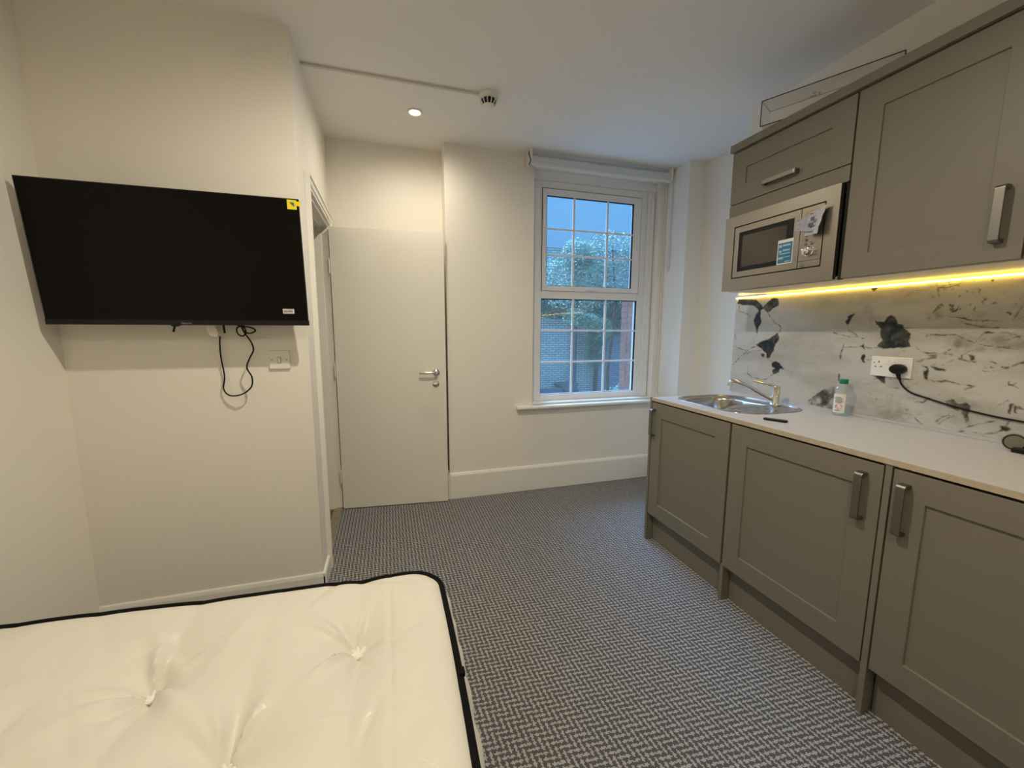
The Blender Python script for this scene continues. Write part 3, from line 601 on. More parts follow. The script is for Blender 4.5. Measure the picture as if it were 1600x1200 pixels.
# ---- splashback panel with inked veins on a fine grid
SPX, SY0, SY1, SZ0_, SZ1_ = 2.0885, .20, 2.066, .9125, 1.489
INK = [
('P', [(2.056, 1.489), (1.917, 1.475), (1.872, 1.431), (1.842, 1.463), (1.822, 1.476), (1.777, 1.477), (1.771, 1.444), (1.8, 1.422), (1.815, 1.404), (1.835, 1.395), (1.86, 1.42), (1.9, 1.417), (1.931, 1.444), (1.993, 1.452), (2.053, 1.455)] ),
('P', [(1.9, 1.422), (1.887, 1.417), (1.884, 1.382), (1.873, 1.347), (1.89, 1.313), (1.9, 1.276), (1.908, 1.313), (1.926, 1.358), (1.919, 1.378)] ),
('P', [(1.897, 1.213), (1.853, 1.234), (1.816, 1.25), (1.801, 1.265), (1.76, 1.282), (1.754, 1.247), (1.772, 1.217), (1.779, 1.179), (1.791, 1.163), (1.799, 1.138), (1.816, 1.137), (1.824, 1.166), (1.848, 1.18), (1.873, 1.199)] ),
('P', [(1.786, 1.11), (1.766, 1.124), (1.738, 1.114), (1.721, 1.096), (1.702, 1.084), (1.73, 1.086), (1.736, 1.066), (1.764, 1.051), (1.776, 1.067), (1.762, 1.083), (1.781, 1.091)] ),
('P', [(1.864, 1.164), (1.835, 1.161), (1.836, 1.141), (1.853, 1.145)] ),
('P', [(1.288, 1.347), (1.272, 1.336), (1.253, 1.339), (1.248, 1.357), (1.23, 1.368), (1.215, 1.351), (1.206, 1.333), (1.192, 1.329), (1.181, 1.307), (1.165, 1.3), (1.153, 1.283), (1.159, 1.258), (1.151, 1.238), (1.202, 1.22), (1.239, 1.215), (1.262, 1.225), (1.268, 1.236), (1.256, 1.251), (1.262, 1.289), (1.261, 1.307), (1.278, 1.326)] ),
('P', [(1.405, 1.368), (1.392, 1.379), (1.375, 1.379), (1.386, 1.363), (1.389, 1.335), (1.401, 1.322), (1.412, 1.336), (1.404, 1.352)] ),
('P', [(1.335, 1.224), (1.321, 1.236), (1.317, 1.213), (1.324, 1.218)] ),
('P', [(1.314, 1.187), (1.307, 1.176), (1.311, 1.164), (1.307, 1.151), (1.317, 1.152), (1.325, 1.167), (1.32, 1.183)] ),
('P', [(1.27, 1.098), (1.23, 1.098), (1.22, 1.069), (1.231, 1.076), (1.259, 1.088)] ),
('P', [(1.278, 1.14), (1.273, 1.113), (1.28, 1.112), (1.286, 1.131)] ),
('P', [(1.322, 1.486), (1.298, 1.486), (1.301, 1.479), (1.31, 1.471), (1.317, 1.474)] ),
('P', [(1.424, 1.177), (1.415, 1.181), (1.417, 1.159)] ),
('P', [(1.419, 1.09), (1.414, 1.09), (1.413, 1.057), (1.419, 1.052)] ),
('G', [(1.551, 0.936), (1.516, 0.972), (1.489, 0.995), (1.429, 1.027), (1.418, 0.959), (1.426, 0.91), (1.51, 0.919), (1.549, 0.917)] ),
('P', [(1.101, 1.154), (1.088, 1.15), (1.08, 1.131), (1.077, 1.106), (1.087, 1.11), (1.096, 1.125), (1.086, 1.138)] ),
('P', [(0.968, 1.209), (0.954, 1.201), (0.949, 1.191), (0.955, 1.19)] ),
('P', [(0.939, 1.292), (0.921, 1.296), (0.918, 1.292), (0.932, 1.287)] ),
('P', [(1.076, 1.151), (1.055, 1.153), (1.025, 1.148), (1.027, 1.143), (1.06, 1.144)] ),
('G', [(1.011, 1.021), (0.993, 1.032), (0.977, 1.016), (0.951, 1.027), (0.936, 1.017), (0.939, 1.001), (0.946, 0.985), (0.937, 0.962), (0.942, 0.945), (0.952, 0.959), (0.959, 0.976), (0.974, 0.985), (0.989, 0.995), (1.008, 0.998)] ),
('P', [(0.842, 1.043), (0.834, 1.045), (0.838, 1.024), (0.842, 1.009), (0.846, 1.014)] ),
('P', [(0.857, 0.965), (0.849, 0.968), (0.825, 0.958), (0.837, 0.949), (0.849, 0.952)] ),
('L', [(2.055, 1.086), (1.995, 1.146), (1.96, 1.169), (1.914, 1.199), (1.885, 1.208)] ),
('L', [(2.055, 1.196), (2.025, 1.192), (1.973, 1.176)] ),
('L', [(1.976, 1.147), (1.923, 1.171), (1.865, 1.182)] ),
('L', [(1.83, 1.395), (1.811, 1.366), (1.787, 1.341), (1.76, 1.332), (1.748, 1.317), (1.75, 1.289)] ),
('L', [(2.044, 1.45), (2.037, 1.418), (2.0, 1.399), (1.969, 1.395), (1.954, 1.369)] ),
('L', [(1.81, 1.138), (1.781, 1.118)] ),
('L', [(1.942, 1.082), (1.944, 1.04), (1.908, 1.018), (1.861, 1.013), (1.81, 1.017), (1.769, 1.051)] ),
('L', [(2.055, 1.271), (2.05, 1.245), (2.028, 1.224)] ),
('L', [(1.402, 1.32), (1.387, 1.296), (1.363, 1.276), (1.329, 1.261)] ),
('L', [(1.463, 1.287), (1.423, 1.281), (1.399, 1.271), (1.347, 1.264)] ),
('L', [(1.414, 1.231), (1.415, 1.206), (1.418, 1.173)] ),
('L', [(1.409, 1.221), (1.371, 1.22), (1.335, 1.222), (1.3, 1.223), (1.27, 1.221)] ),
('L', [(1.308, 1.168), (1.277, 1.169)] ),
('L', [(1.181, 1.311), (1.157, 1.309)] ),
('L', [(1.087, 1.285), (1.017, 1.282), (0.982, 1.265), (0.954, 1.253), (0.915, 1.244), (0.843, 1.237)] ),
('L', [(1.0, 1.33), (0.981, 1.324), (0.956, 1.315), (0.922, 1.31), (0.903, 1.308)] ),
('L', [(0.954, 1.251), (0.953, 1.269), (0.935, 1.291), (0.908, 1.294), (0.877, 1.293), (0.865, 1.285)] ),
('L', [(1.097, 1.209), (1.079, 1.207), (1.046, 1.21), (1.022, 1.229)] ),
('L', [(0.868, 1.334), (0.859, 1.357), (0.851, 1.383)] ),
('L', [(1.086, 1.466), (1.052, 1.467), (1.038, 1.473), (1.019, 1.476), (1.007, 1.485), (0.996, 1.483)] ),
('L', [(1.091, 1.485), (1.085, 1.451), (1.076, 1.428)] ),
('L', [(0.886, 1.262), (0.863, 1.271), (0.845, 1.275)] ),
('L', [(1.057, 1.36), (1.002, 1.344), (0.938, 1.334), (0.877, 1.333)] ),
('L', [(1.091, 1.373), (1.067, 1.402)] ),
('L', [(1.024, 1.374), (1.017, 1.395)] ),
('L', [(1.077, 1.107), (1.058, 1.096), (1.024, 1.102), (0.991, 1.101), (0.936, 1.093)] ),
('L', [(1.106, 1.003), (1.085, 1.007), (1.066, 1.027)] ),
('L', [(0.96, 0.922), (0.931, 0.945), (0.9, 0.96), (0.87, 0.974)] ),
('L', [(0.905, 0.914), (0.875, 0.931), (0.847, 0.952), (0.829, 0.98)] ),
('L', [(1.101, 0.94), (1.086, 0.926), (1.072, 0.919)] ),
('L', [(0.961, 1.078), (0.946, 1.086), (0.934, 1.095)] ),
('L', [(1.035, 0.934), (1.014, 0.961), (0.991, 0.969)] ),
('L', [(1.025, 0.93), (1.003, 0.951), (0.981, 0.971)] ),
]
def splash():
    st_ = .0026; ny = int((SY1-SY0)/st_)+1; nz = int((SZ1_-SZ0_)/st_)+1
    yy = np.linspace(SY0, SY1, ny); zz = np.linspace(SZ0_, SZ1_, nz); Yg, Zg = np.meshgrid(yy, zz, indexing='ij')
    def fbm(sc, seed, octs=4):
        r = np.random.RandomState(seed); out = np.zeros_like(Yg); amp = 1; tot = 0
        for o in range(octs):
            f = sc*2**o; gy = int((SY1-SY0)*f)+3; gz = int((SZ1_-SZ0_)*f)+3; G = r.rand(gy, gz)
            a = (Yg-SY0)*f; b = (Zg-SZ0_)*f; i = a.astype(int); j = b.astype(int); fa = a-i; fb = b-j; fa = fa*fa*(3-2*fa); fb = fb*fb*(3-2*fb)
            out += amp*((G[i, j]*(1-fa)+G[i+1, j]*fa)*(1-fb)+(G[i, j+1]*(1-fa)+G[i+1, j+1]*fa)*fb); tot += amp; amp *= .55
        return out/tot-.5
    wy = Yg+.020*fbm(26, 1); wz = Zg+.020*fbm(26, 2)
    ink = np.zeros_like(Yg)
    def seg(P, A, B):
        pa = (P[0]-A[0], P[1]-A[1]); ba = (B[0]-A[0], B[1]-A[1]); h = np.clip((pa[0]*ba[0]+pa[1]*ba[1])/(ba[0]**2+ba[1]**2+1e-12), 0, 1)
        return np.hypot(pa[0]-ba[0]*h, pa[1]-ba[1]*h)
    n3 = fbm(30, 3); n4 = fbm(60, 4); n9 = fbm(30, 9); n5 = fbm(45, 15)
    for kind, pts in INK:
        if kind == 'L':
            for a, b in zip(pts[:-1], pts[1:]):
                d = seg((Yg+.016*n3, Zg+.016*n9), a, b); wd = .0020+.007*np.clip(n5+.08, -.1, .3)
                ink = np.maximum(ink, np.clip(1.25-d/np.maximum(wd, .0012), 0, 1)*np.clip(.45+1.6*n4, 0, .95))
        else:
            px_, py_ = wy, wz; inside = np.zeros(Yg.shape, bool); d = np.full(Yg.shape, 9.0); m = len(pts)
            for k in range(m):
                a, b = pts[k], pts[(k+1) % m]; d = np.minimum(d, seg((px_, py_), a, b))
                c = ((a[1] > py_) != (b[1] > py_)) & (px_ < (b[0]-a[0])*(py_-a[1])/((b[1]-a[1]) if b[1] != a[1] else 1e-9)+a[0]); inside ^= c
            s_ = np.where(inside, -d, d); v = np.clip(.5-s_/.005, 0, 1)
            if kind == 'G': v = v*np.clip(.55+2.2*n3, .1, .9)
            else: v = v*np.clip(.95+.7*n3+.5*n4, .68, 1)
            ink = np.maximum(ink, v)
    # fine natural veining: ridged noise, stronger away from the window
    st = (Yg < 1.45)*1.0; ramp = np.clip((1.55-Yg)/.6, .12, 1)
    a = np.random.RandomState(11)
    def fb2(sy, sz, seed):
        r = np.random.RandomState(seed); out = 0; amp = 1; tot = 0
        for o in range(4):
            fy, fz = sy*2**o, sz*2**o; G = r.rand(int((SY1-SY0)*fy)+3, int((SZ1_-SZ0_)*fz)+3); A = (Yg-SY0)*fy; B = (Zg-SZ0_)*fz
            i = A.astype(int); j = B.astype(int); fa = A-i; fb = B-j; fa = fa*fa*(3-2*fa); fb = fb*fb*(3-2*fb)
            out = out+amp*((G[i, j]*(1-fa)+G[i+1, j]*fa)*(1-fb)+(G[i, j+1]*(1-fa)+G[i+1, j+1]*fa)*fb); tot += amp; amp *= .5
        return out/tot-.5
    r1 = fb2(3, 9, 21); r2_ = fb2(5, 8, 22); gate = np.clip(fb2(4, 5, 23)*5+.45, 0, 1); r3_ = fb2(7, 14, 33)
    v3 = np.clip(1-np.abs(r3_)/.012, 0, 1)*np.clip(n4*6+.2, 0, 1)*np.clip(fb2(3, 4, 34)*6+.3, 0, 1)*.8*ramp
    v1 = np.clip(1-np.abs(r1)/.016, 0, 1)*np.clip(n4*5+.45, 0, 1)*gate*.95*ramp
    v2 = np.clip(1-np.abs(r2_+.03)/.012, 0, 1)*np.clip(n5*6+.35, 0, 1)*gate*.98*ramp
    sp_ = np.clip((n4-.20)*9, 0, 1)*np.clip(fb2(3, 4, 24)*6+.2, 0, 1)*.75*ramp
    cl = np.clip(fb2(4, 9, 25)*2.2-.06, 0, .36)*ramp*np.clip(.7+2*n5, 0, 1.2)
    ink = np.maximum.reduce([ink, v1, v2, v3, sp_, cl])
    V = np.zeros((ny*nz*1, 3)); V[:, 0] = SPX; V[:, 1] = Yg.ravel(); V[:, 2] = Zg.ravel()
    I = np.arange(ny*nz).reshape(ny, nz); F = np.stack([I[:-1, :-1], I[:-1, 1:], I[1:, 1:], I[1:, :-1]], -1).reshape(-1, 4)
    me = bpy.data.meshes.new('splashback'); nb = len(V)
    Vb = [(2.0985, y, z) for y, z in ((SY0, SZ0_), (SY1, SZ0_), (SY1, SZ1_), (SY0, SZ1_))]
    c = [int(I[0, 0]), int(I[-1, 0]), int(I[-1, -1]), int(I[0, -1])]
    faces = F.tolist()+[[nb, nb+1, nb+2, nb+3]]+[[c[k], c[(k+1) % 4], nb+(k+1) % 4, nb+k] for k in range(4)]
    me.from_pydata(V.tolist()+Vb, [], faces)
    at = me.attributes.new('ink', 'FLOAT', 'POINT'); at.data.foreach_set('value', np.concatenate([np.clip(ink, 0, 1).ravel(), [0]*4]).astype(np.float32))
    me.materials.append(M['stone']); o = bpy.data.objects.new('splashback', me); C.objects.link(o)
    tag(o, 'pale marbled splashback panel with dark blotches behind the worktop', 'splashback')
splash()
led = empty('under_cabinet_light', (2.09, 1.14, 1.495), 'glowing warm yellow light strip along the top of the splashback', 'strip light')
part(MB().box(2.094, 2.0985, .24, 2.062, 1.4890, 1.5045), 'channel', M['alu'], led)
part(MB().box(2.0775, 2.0939, .24, 2.060, 1.4895, 1.4965), 'diffuser', M['led'], led, bevel=.002)

# ---- socket, plug, cord
sc_ = empty('double_socket', (2.0885, 1.205, 1.143), 'white double wall socket on the marbled splashback', 'socket')
part(MB().box(2.0795, 2.0883, 1.130, 1.280, 1.099, 1.185), 'plate', M['white_pl'], sc_, bevel=.003, seg=3)
for y in (1.222, 1.200): part(MB().box(2.0770, 2.0795, y-.008, y+.008, 1.154, 1.172), 'rocker', M['white_pl'], sc_, bevel=.001)
for (y, z, a, b_) in ((1.250, 1.162, .002, .004), (1.240, 1.141, .0035, .002), (1.262, 1.141, .0035, .002), (1.268, 1.157, .002, .002)):
    part(MB().box(2.0791, 2.0796, y-a, y+a, z-b_, z+b_), 'pin_hole', M['dark'], sc_)
pg = empty('plug', (2.075, 1.168, 1.135), 'black three pin plug with long black cord in the socket', 'plug')
part(MB().lathe([(.020, 0), (.026, -.003), (.027, -.022), (.024, -.030), (.012, -.033)], (2.0790, 1.168, 1.137), 'X', 28, sx=1.02, sy=.80), 'plug_body', M['black'], pg, smooth=True)
part(MB().tube([(2.064, 1.166, 1.118), (2.067, 1.163, 1.102), (2.072, 1.160, 1.090)], [.008, .0065, .0045], 10), 'cord_grip', M['matblack'], pg, smooth=True)
part(MB().tube(smooth_pts([(2.070, 1.162, 1.095), (2.076, 1.152, 1.069), (2.082, 1.123, 1.043), (2.083, 1.066, 1.027), (2.083, 1.005, 1.013), (2.083, .93, 1.0), (2.083, .862, .992), (2.081, .799, .989), (2.07, .72, .985), (2.05, .62, .960), (2.02, .54, .915), (2.0, .50, .905), (1.98, .45, .9045)]), .0036, 8), 'cord', M['matblack'], pg, smooth=True)
# round object at right end of worktop
ro = empty('round_gauge', (1.995, .775, .9), 'small round grey disc with black ring on a black base at right end of worktop', 'gauge')
rc = Vector((1.990, .776, .931)); n_dir = Vector((-.93, -.36, .05)).normalized()
u_ = n_dir.cross(Vector((0, 0, 1))).normalized(); v_ = u_.cross(n_dir)
def disc(r, t0, t1, name, m, n=36):
    vs = [rc+n_dir*t+(u_*math.cos(2*PI*k/n)+v_*math.sin(2*PI*k/n))*r for t in (t0, t1) for k in range(n)]
    part(MB().add(vs, [tuple(reversed(range(n))), tuple(range(n, 2*n))]+[(k, (k+1) % n, n+(k+1) % n, n+k) for k in range(n)]), name, m, ro, smooth=True)
disc(.0285, -.008, .003, 'case', M['steel']); disc(.0235, .003, .0036, 'face', mat('disc_face', (.22, .20, .15), .35, .5))
part(MB().tube([rc+n_dir*.004+(u_*math.cos(2*PI*k/36)+v_*math.sin(2*PI*k/36))*.0245 for k in range(36)], .0018, 6, closed=True), 'rim', M['black'], ro, smooth=True)
part(MB().box(1.965, 2.03, .735, .772, .9003, .916), 'base', M['black'], ro, bevel=.003)
part(MB().tube([(1.998, .768, .914), (2.0, .776, .925)], .006, 8), 'stem', M['black'], ro)

# ---- wall cupboards
UX = 1.78; UZ0, UZ1 = 1.506, 2.216
def wall_carcass(r, y0, y1):
    c = MB(); X0, X1, t = UX+.021, 2.0985, .016
    c.box(X0, X1, y0+.0005, y0+t, UZ0, UZ1).box(X0, X1, y1-t, y1-.0005, UZ0, UZ1).box(X0, X1, y0+t, y1-t, UZ0, UZ0+t).box(X0, X1, y0+t, y1-t, UZ1-t, UZ1).box(X1-.008, X1, y0+t, y1-t, UZ0+t, UZ1-t)
    part(c, 'carcass', M['inside'], r)
ua = empty('wall_cupboard', (1.95, 1.548, UZ0), 'taupe wall cupboard at window end with microwave below its lift-up door', 'cabinet', 'taupe wall cupboards')
wall_carcass(ua, 1.247, 1.851)
d = shaker('door', ua, UX, 1.250, 1.849, 1.956, 2.213, .088, fwz=.088); bpy_parent(handle(d, UX, 1.553, 2.003, L=.175, vertical=False, wd=.020), d)
part(MB().box(UX, UX+.020, 1.250, 1.849, 1.889, 1.952), 'filler_panel', M['taupe'], ua, bevel=.001)
part(MB().box(1.802, 2.09, 1.264, 1.835, 1.889, 1.90), 'shelf', M['inside'], ua)
part(box(1.792, 1.8005, 1.2475, 1.2635, 1.5065, 1.889), 'gap_shade_strip', M['dark'], ua)  # dark strip set into the gap, standing in for its shade
ub = empty('wall_cupboard', (1.95, .99, UZ0), 'tall taupe shaker wall cupboard right of the microwave', 'cabinet', 'taupe wall cupboards')
wall_carcass(ub, .742, 1.246); d = shaker('door', ub, UX, .744, 1.243, UZ0+.003, 2.213, .088); bpy_parent(handle(d, UX, .797, 1.645, L=.168), d)
uc = empty('wall_cupboard', (1.95, .49, UZ0), 'taupe wall cupboard partly out of frame at the top right edge', 'cabinet', 'taupe wall cupboards')
wall_carcass(uc, .24, .741); d = shaker('door', uc, UX, .242, .739, UZ0+.003, 2.213, .088); bpy_parent(handle(d, UX, .30, 1.645, L=.168), d)
tag(box(1.764, 2.0985, .236, 1.856, 2.2175, 2.2545).build('cornice', M['taupe'], bevel=.0015), 'flat taupe cornice board capping the wall cupboards', 'cornice')

# ---- microwave
mw = empty('microwave', (1.9, 1.556, 1.6), 'built-in stainless steel microwave with black window and control knob', 'microwave')
FX = 1.763; Y0m, Y1m, Z0m, Z1m = 1.264, 1.850, 1.508, 1.886
iy0, iy1, iz0, iz1 = 1.318, 1.790, 1.568, 1.832
fm = MB().box(FX, FX+.018, Y0m, iy0, Z0m, Z1m).box(FX, FX+.018, iy1, Y1m, Z0m, Z1m).box(FX, FX+.018, iy0, iy1, Z0m, iz0).box(FX, FX+.018, iy0, iy1, iz1, Z1m)
part(fm, 'trim_frame', M['steel'], mw)
part(MB().box(FX+.012, 2.06, 1.290, 1.815, 1.53, 1.86), 'case', M['dark'], mw)
g = .0055
wy0, wy1, wz0, wz1 = 1.455, 1.757, 1.601, 1.798
dm = MB(); a, b_ = 1.425, iy1-g
dm.box(FX+.001, FX+.014, a, wy0, iz0+g, iz1-g).box(FX+.001, FX+.014, wy1, b_, iz0+g, iz1-g).box(FX+.001, FX+.014, wy0, wy1, iz0+g, wz0).box(FX+.001, FX+.014, wy0, wy1, wz1, iz1-g)
md = part(dm, 'door', M['steel'], mw)
part(box(FX+.004, FX+.012, wy0, wy1, wz0, wz1), 'door_window', M['black'], md)
part(box(FX+.0032, FX+.0042, wy0+.036, wy1-.022, wz0+.022, wz1-.020), 'inner_window', M['mwglass'], md)
cp = part(MB().box(FX+.001, FX+.014, iy0+g, 1.422, 1.601, iz1-g).box(FX+.001, FX+.014, iy0+g, 1.422, iz0+g, 1.5995), 'control_panel', M['steel'], mw)
part(MB().lathe([(.0225, 0), (.0225, -.004), (.019, -.006), (.0175, -.024), (.015, -.026), (.002, -.026)], (FX+.001, 1.376, 1.640), 'X', 32), 'knob', M['chrome'], cp, smooth=True)
for (y, z) in ((1.393, 1.708), (1.393, 1.689), (1.393, 1.672), (1.366, 1.672)):
    part(MB().lathe([(.0062, 0), (.0062, -.003), (.0045, -.0045)], (FX+.001, y, z), 'X', 18), 'button', M['nickel'], cp, smooth=True)
part(MB().lathe([(.010, 0), (.010, -.0012), (.008, -.0016)], (FX+.001, 1.402, 1.584), 'X', 20), 'release_button', M['nickel'], cp, smooth=True)
for (y, z, w_) in ((1.410, 1.708, .008), (1.410, 1.689, .009), (1.410, 1.672, .008), (1.352, 1.674, .006), (1.378, 1.667, .006)):
    part(MB().box(FX+.0002, FX+.0009, y-w_*.7, y+w_*.5, z-.0012, z+.0012), 'marking', mat('marking_tan', (.30, .18, .12), .6), cp)
part(MB().box(FX+.0004, FX+.0009, 1.345, 1.405, 1.775, 1.810), 'clock_display', mat('display_copper', (.42, .26, .17), .3), cp)
s1 = part(MB().box(FX-.0002, FX+.0009, 1.450, 1.527, 1.602, 1.712), 'sticker', M['paper'], md); s1['label'] = 'white and blue information sticker'
part(MB().box(FX-.0007, FX-.0003, 1.454, 1.523, 1.607, 1.698), 'blue_field', M['blueprint'], s1)
for k, (y0, y1, z, h_) in enumerate(((1.505, 1.520, 1.678, .012), (1.462, 1.500, 1.682, .008), (1.505, 1.519, 1.655, .010), (1.464, 1.500, 1.660, .007), (1.462, 1.516, 1.647, .004), (1.495, 1.519, 1.625, .010), (1.460, 1.485, 1.611, .004), (1.462, 1.500, 1.632, .003))):
    part(MB().box(FX-.0010, FX-.0007, y0, y1, z, z+h_), 'printed_line', M['paleblue'], s1)
def sheet(pts, name, label, m):
    """slightly creased leaflet from a grid of (y,z) corners"""
    n = 8; vs = []
    (a, b, c, d_) = pts
    for i in range(n+1):
        for j in range(n+1):
            s, t = i/n, j/n
            y = (a[0]*(1-s)+b[0]*s)*(1-t)+(d_[0]*(1-s)+c[0]*s)*t; z = (a[1]*(1-s)+b[1]*s)*(1-t)+(d_[1]*(1-s)+c[1]*s)*t
            vs.append((pts_x-.006*math.sin(3*s+2*t+pts_x*9)-.010*t-.004*((i*j) % 3 == 0), y, z))
    fs = [(i*(n+1)+j, i*(n+1)+j+1, (i+1)*(n+1)+j+1, (i+1)*(n+1)+j) for i in range(n) for j in range(n)]
    o = MB().add(vs, fs).build(name, m, smooth=False); sd_ = o.modifiers.new('t', 'SOLIDIFY'); sd_.thickness = .0004
    return tag(o, label, 'leaflet')
pts_x = FX-.010
l1 = sheet([(1.440, 1.778), (1.345, 1.804), (1.360, 1.715), (1.432, 1.735)], 'leaflet', 'crumpled grey leaflet hanging across the microwave controls', M['leaflet'])
pts_x = FX-.016
l2 = sheet([(1.372, 1.797), (1.303, 1.812), (1.322, 1.700), (1.384, 1.702)], 'leaflet', 'pale folded leaflet tag hanging at the right of the microwave controls', mat('leaflet_pale', (.46, .46, .50), .7))
for (y0, y1, z0, z1) in ((1.345, 1.358, 1.783, 1.788), (1.338, 1.352, 1.757, 1.771), (1.340, 1.362, 1.735, 1.748), (1.341, 1.370, 1.712, 1.716)):
    part(MB().box(pts_x-.0185, pts_x-.018, y0, y1, z0, z1), 'printed_mark', M['ink'], l2)

# ---- clear box lying on the cupboards
cbx = empty('clear_box', (1.727, 1.645, 2.2550), 'long clear glass box with dark teal edges lying on the wall cupboards', 'glass box', rot=(0, 0, math.atan2(-.44, .215)))
LB, DB, HB = .49, .13, .110    # local x along length, local y across (towards the wall)
def lb_(mb, n, m, **k): return mb.build(n, m, cbx, **k)
t_ = .003
lb_(MB().box(0, LB, 0, t_, 0, HB), 'glass_side', M['boxglass']); lb_(MB().box(0, LB, DB-t_, DB, 0, HB), 'glass_side', M['boxglass'])
lb_(MB().box(0, t_, t_, DB-t_, 0, HB), 'glass_end', M['boxglass']); lb_(MB().box(LB-t_, LB, t_, DB-t_, 0, HB), 'glass_end', M['tile_dark'])
lb_(MB().box(t_, LB-t_, t_, DB-t_, 0, .003), 'glass_base', M['boxglass']); lb_(MB().box(t_, LB-t_, t_, DB-t_, HB-.003, HB), 'glass_top', M['boxglass'])
q = .0022
for P in (((0, 0, 0), (LB, 0, 0)), ((0, 0, HB), (LB, 0, HB)), ((0, 0, 0), (0, 0, HB)), ((LB, 0, 0), (LB, 0, HB))):
    lb_(MB().tube(P, q, 6), 'edge_strip', M['tile_dark'])
for P in (((0, 0, HB), (0, DB, HB)), ((0, DB, HB), (LB, DB, HB))): lb_(MB().tube(P, .0012, 6), 'rear_edge', mat('greyed_edge', (.22, .20, .18), .4))
lb_(MB().box(.19, .215, -.0005, 0, .052, .060).box(.222, .228, -.0005, 0, .05, .066).box(.20, .212, -.0005, 0, .066, .072), 'printed_mark', mat('grey_mark', (.30, .27, .24), .6))

# ================================================================== bed
bed = tag(MB().box(-1.235, .095, -.62, 1.20, .06, .305).build('bed_base', M['grey_fabric'], bevel=.012), 'grey fabric bed base under the mattress', 'bed base')
for x in (-1.15, 0.0):
    for y in (-.5, 1.1): part(MB().lathe([(.02, 0), (.025, .065)], (x, y, 0), 'Z', 14), 'foot', M['black'], bed)
ZT = .548; MX0, MX1, MY0, MY1, ZB = -1.222, .129, -.66, 1.232, .326
def edge_pt(u, v):
    """unit square to mattress plan: far edge runs slightly away from the camera to the left"""
    x = MX0+(MX1-MX0)*u; y = MY0+(MY1-MY0)*v
    y += v*.072*(1-u) + .010*math.sin(u*7.0)*v*(1-u); x += (-.008+.006*math.sin(v*9))*(u > .5)*(u-.5)*2
    return x, y
buttons = []
for j, yb in enumerate((.995, .770, .545, .32, .095, -.13, -.35)):
    for i in range(4):
        xb = (-.100 if j % 2 == 0 else -.316)-.4245*i
        if xb > -1.15: buttons.append((xb+random.uniform(-.006, .006) if j else xb, yb))
rr_ = random.Random(3)
wr = [[(rr_.uniform(0, 2*PI), rr_.uniform(.6, 1.5), rr_.uniform(.10, .20), rr_.uniform(.004, .008)) for _ in range(11)] for _ in buttons]
nu, nv = 250, 300
U = np.linspace(0, 1, nu); Vv = np.linspace(0, 1, nv)
us_ = .5-.5*np.cos(PI*U); us_ = .35*us_+.65*U; vs__ = .35*(.5-.5*np.cos(PI*Vv))+.65*Vv
Pg = np.array([[edge_pt(u, v) for v in vs__] for u in us_])  # nu,nv,2
# round the corners in plan
rc_ = .085
ua_ = (us_-.5)[:, None]*(MX1-MX0)+0*Vv[None, :]; va_ = (vs__-.5)[None, :]*(MY1-MY0)+0*U[:, None]
hx, hy = (MX1-MX0)/2, (MY1-MY0)/2
m_ = np.maximum(np.abs(ua_)/hx, np.abs(va_)/hy)+1e-9
dirx, diry = ua_/m_, va_/m_   # point on rectangle edge in same direction
qx = np.clip(np.abs(dirx)-(hx-rc_), 0, None); qy = np.clip(np.abs(diry)-(hy-rc_), 0, None)
ql = np.hypot(qx, qy); corner = (qx > 0) & (qy > 0)
sc1 = np.where(corner & (ql > 0), rc_/np.maximum(ql, 1e-9), 1.0)
nx_ = np.sign(dirx)*np.where(corner, (hx-rc_)+qx*sc1, np.abs(dirx)); ny_ = np.sign(diry)*np.where(corner, (hy-rc_)+qy*sc1, np.abs(diry))
Pg[:, :, 0] += (nx_-dirx)*m_; Pg[:, :, 1] += (ny_-diry)*m_
X_, Y_ = Pg[:, :, 0], Pg[:, :, 1]
de = (1-m_)*.69  # approx distance to edge
# true distance-ish to the nearest edge
de = np.minimum(np.minimum(hx-np.abs(ua_), hy-np.abs(va_)), 9)
Zg_ = ZT - .018*np.exp(-de/.018) + .004*np.clip(de/.1, 0, 1)
for (bx_, by_), W_ in zip(buttons, wr):
    dx, dy = X_-bx_, Y_-by_; r = np.hypot(dx, dy); th = np.arctan2(dy, dx)
    Zg_ -= .030*np.exp(-r/.045) + .026*np.exp(-(r/.13)**2)
    Zg_ -= .011*np.exp(-(dx/.014)**2)*np.exp(-np.abs(dy)/.13) + .012*np.exp(-(dx/.05)**2)*np.exp(-(dy/.22)**2)
    for (a, ln, wd, am) in W_:
        dth = np.arctan2(np.sin(th-a), np.cos(th-a)); Zg_ += am*1.7*np.exp(-(dth/wd)**2)*np.exp(-((r-.06)/(.065*ln))**2)
Zg_ -= .004*np.exp(-((X_-(-.02))/.006)**2)*(Y_ > .45)*(.4+.6*np.sin(Y_*5)**2)
r2n = np.random.RandomState(8)
for k in range(26):   # soft lumps and long pull creases
    cx, cy = r2n.uniform(-1.2, .1), r2n.uniform(.3, 1.25); a = r2n.uniform(0, PI); l, s = r2n.uniform(.06, .16), r2n.uniform(.010, .022)
    dx, dy = X_-cx, Y_-cy; p_, q_ = dx*np.cos(a)+dy*np.sin(a), -dx*np.sin(a)+dy*np.cos(a); Zg_ += r2n.choice([-1, 1])*.0048*np.exp(-(p_/l)**2-(q_/s)**2)
V3 = np.stack([X_, Y_, Zg_], -1).reshape(-1, 3); I = np.arange(nu*nv).reshape(nu, nv)
F = np.stack([I[:-1, :-1], I[1:, :-1], I[1:, 1:], I[:-1, 1:]], -1).reshape(-1, 4).tolist()
ring = list(I[:, 0])+list(I[-1, 1:])+list(I[-2::-1, -1])+list(I[0, -2:0:-1]); ring = [int(i) for i in ring]
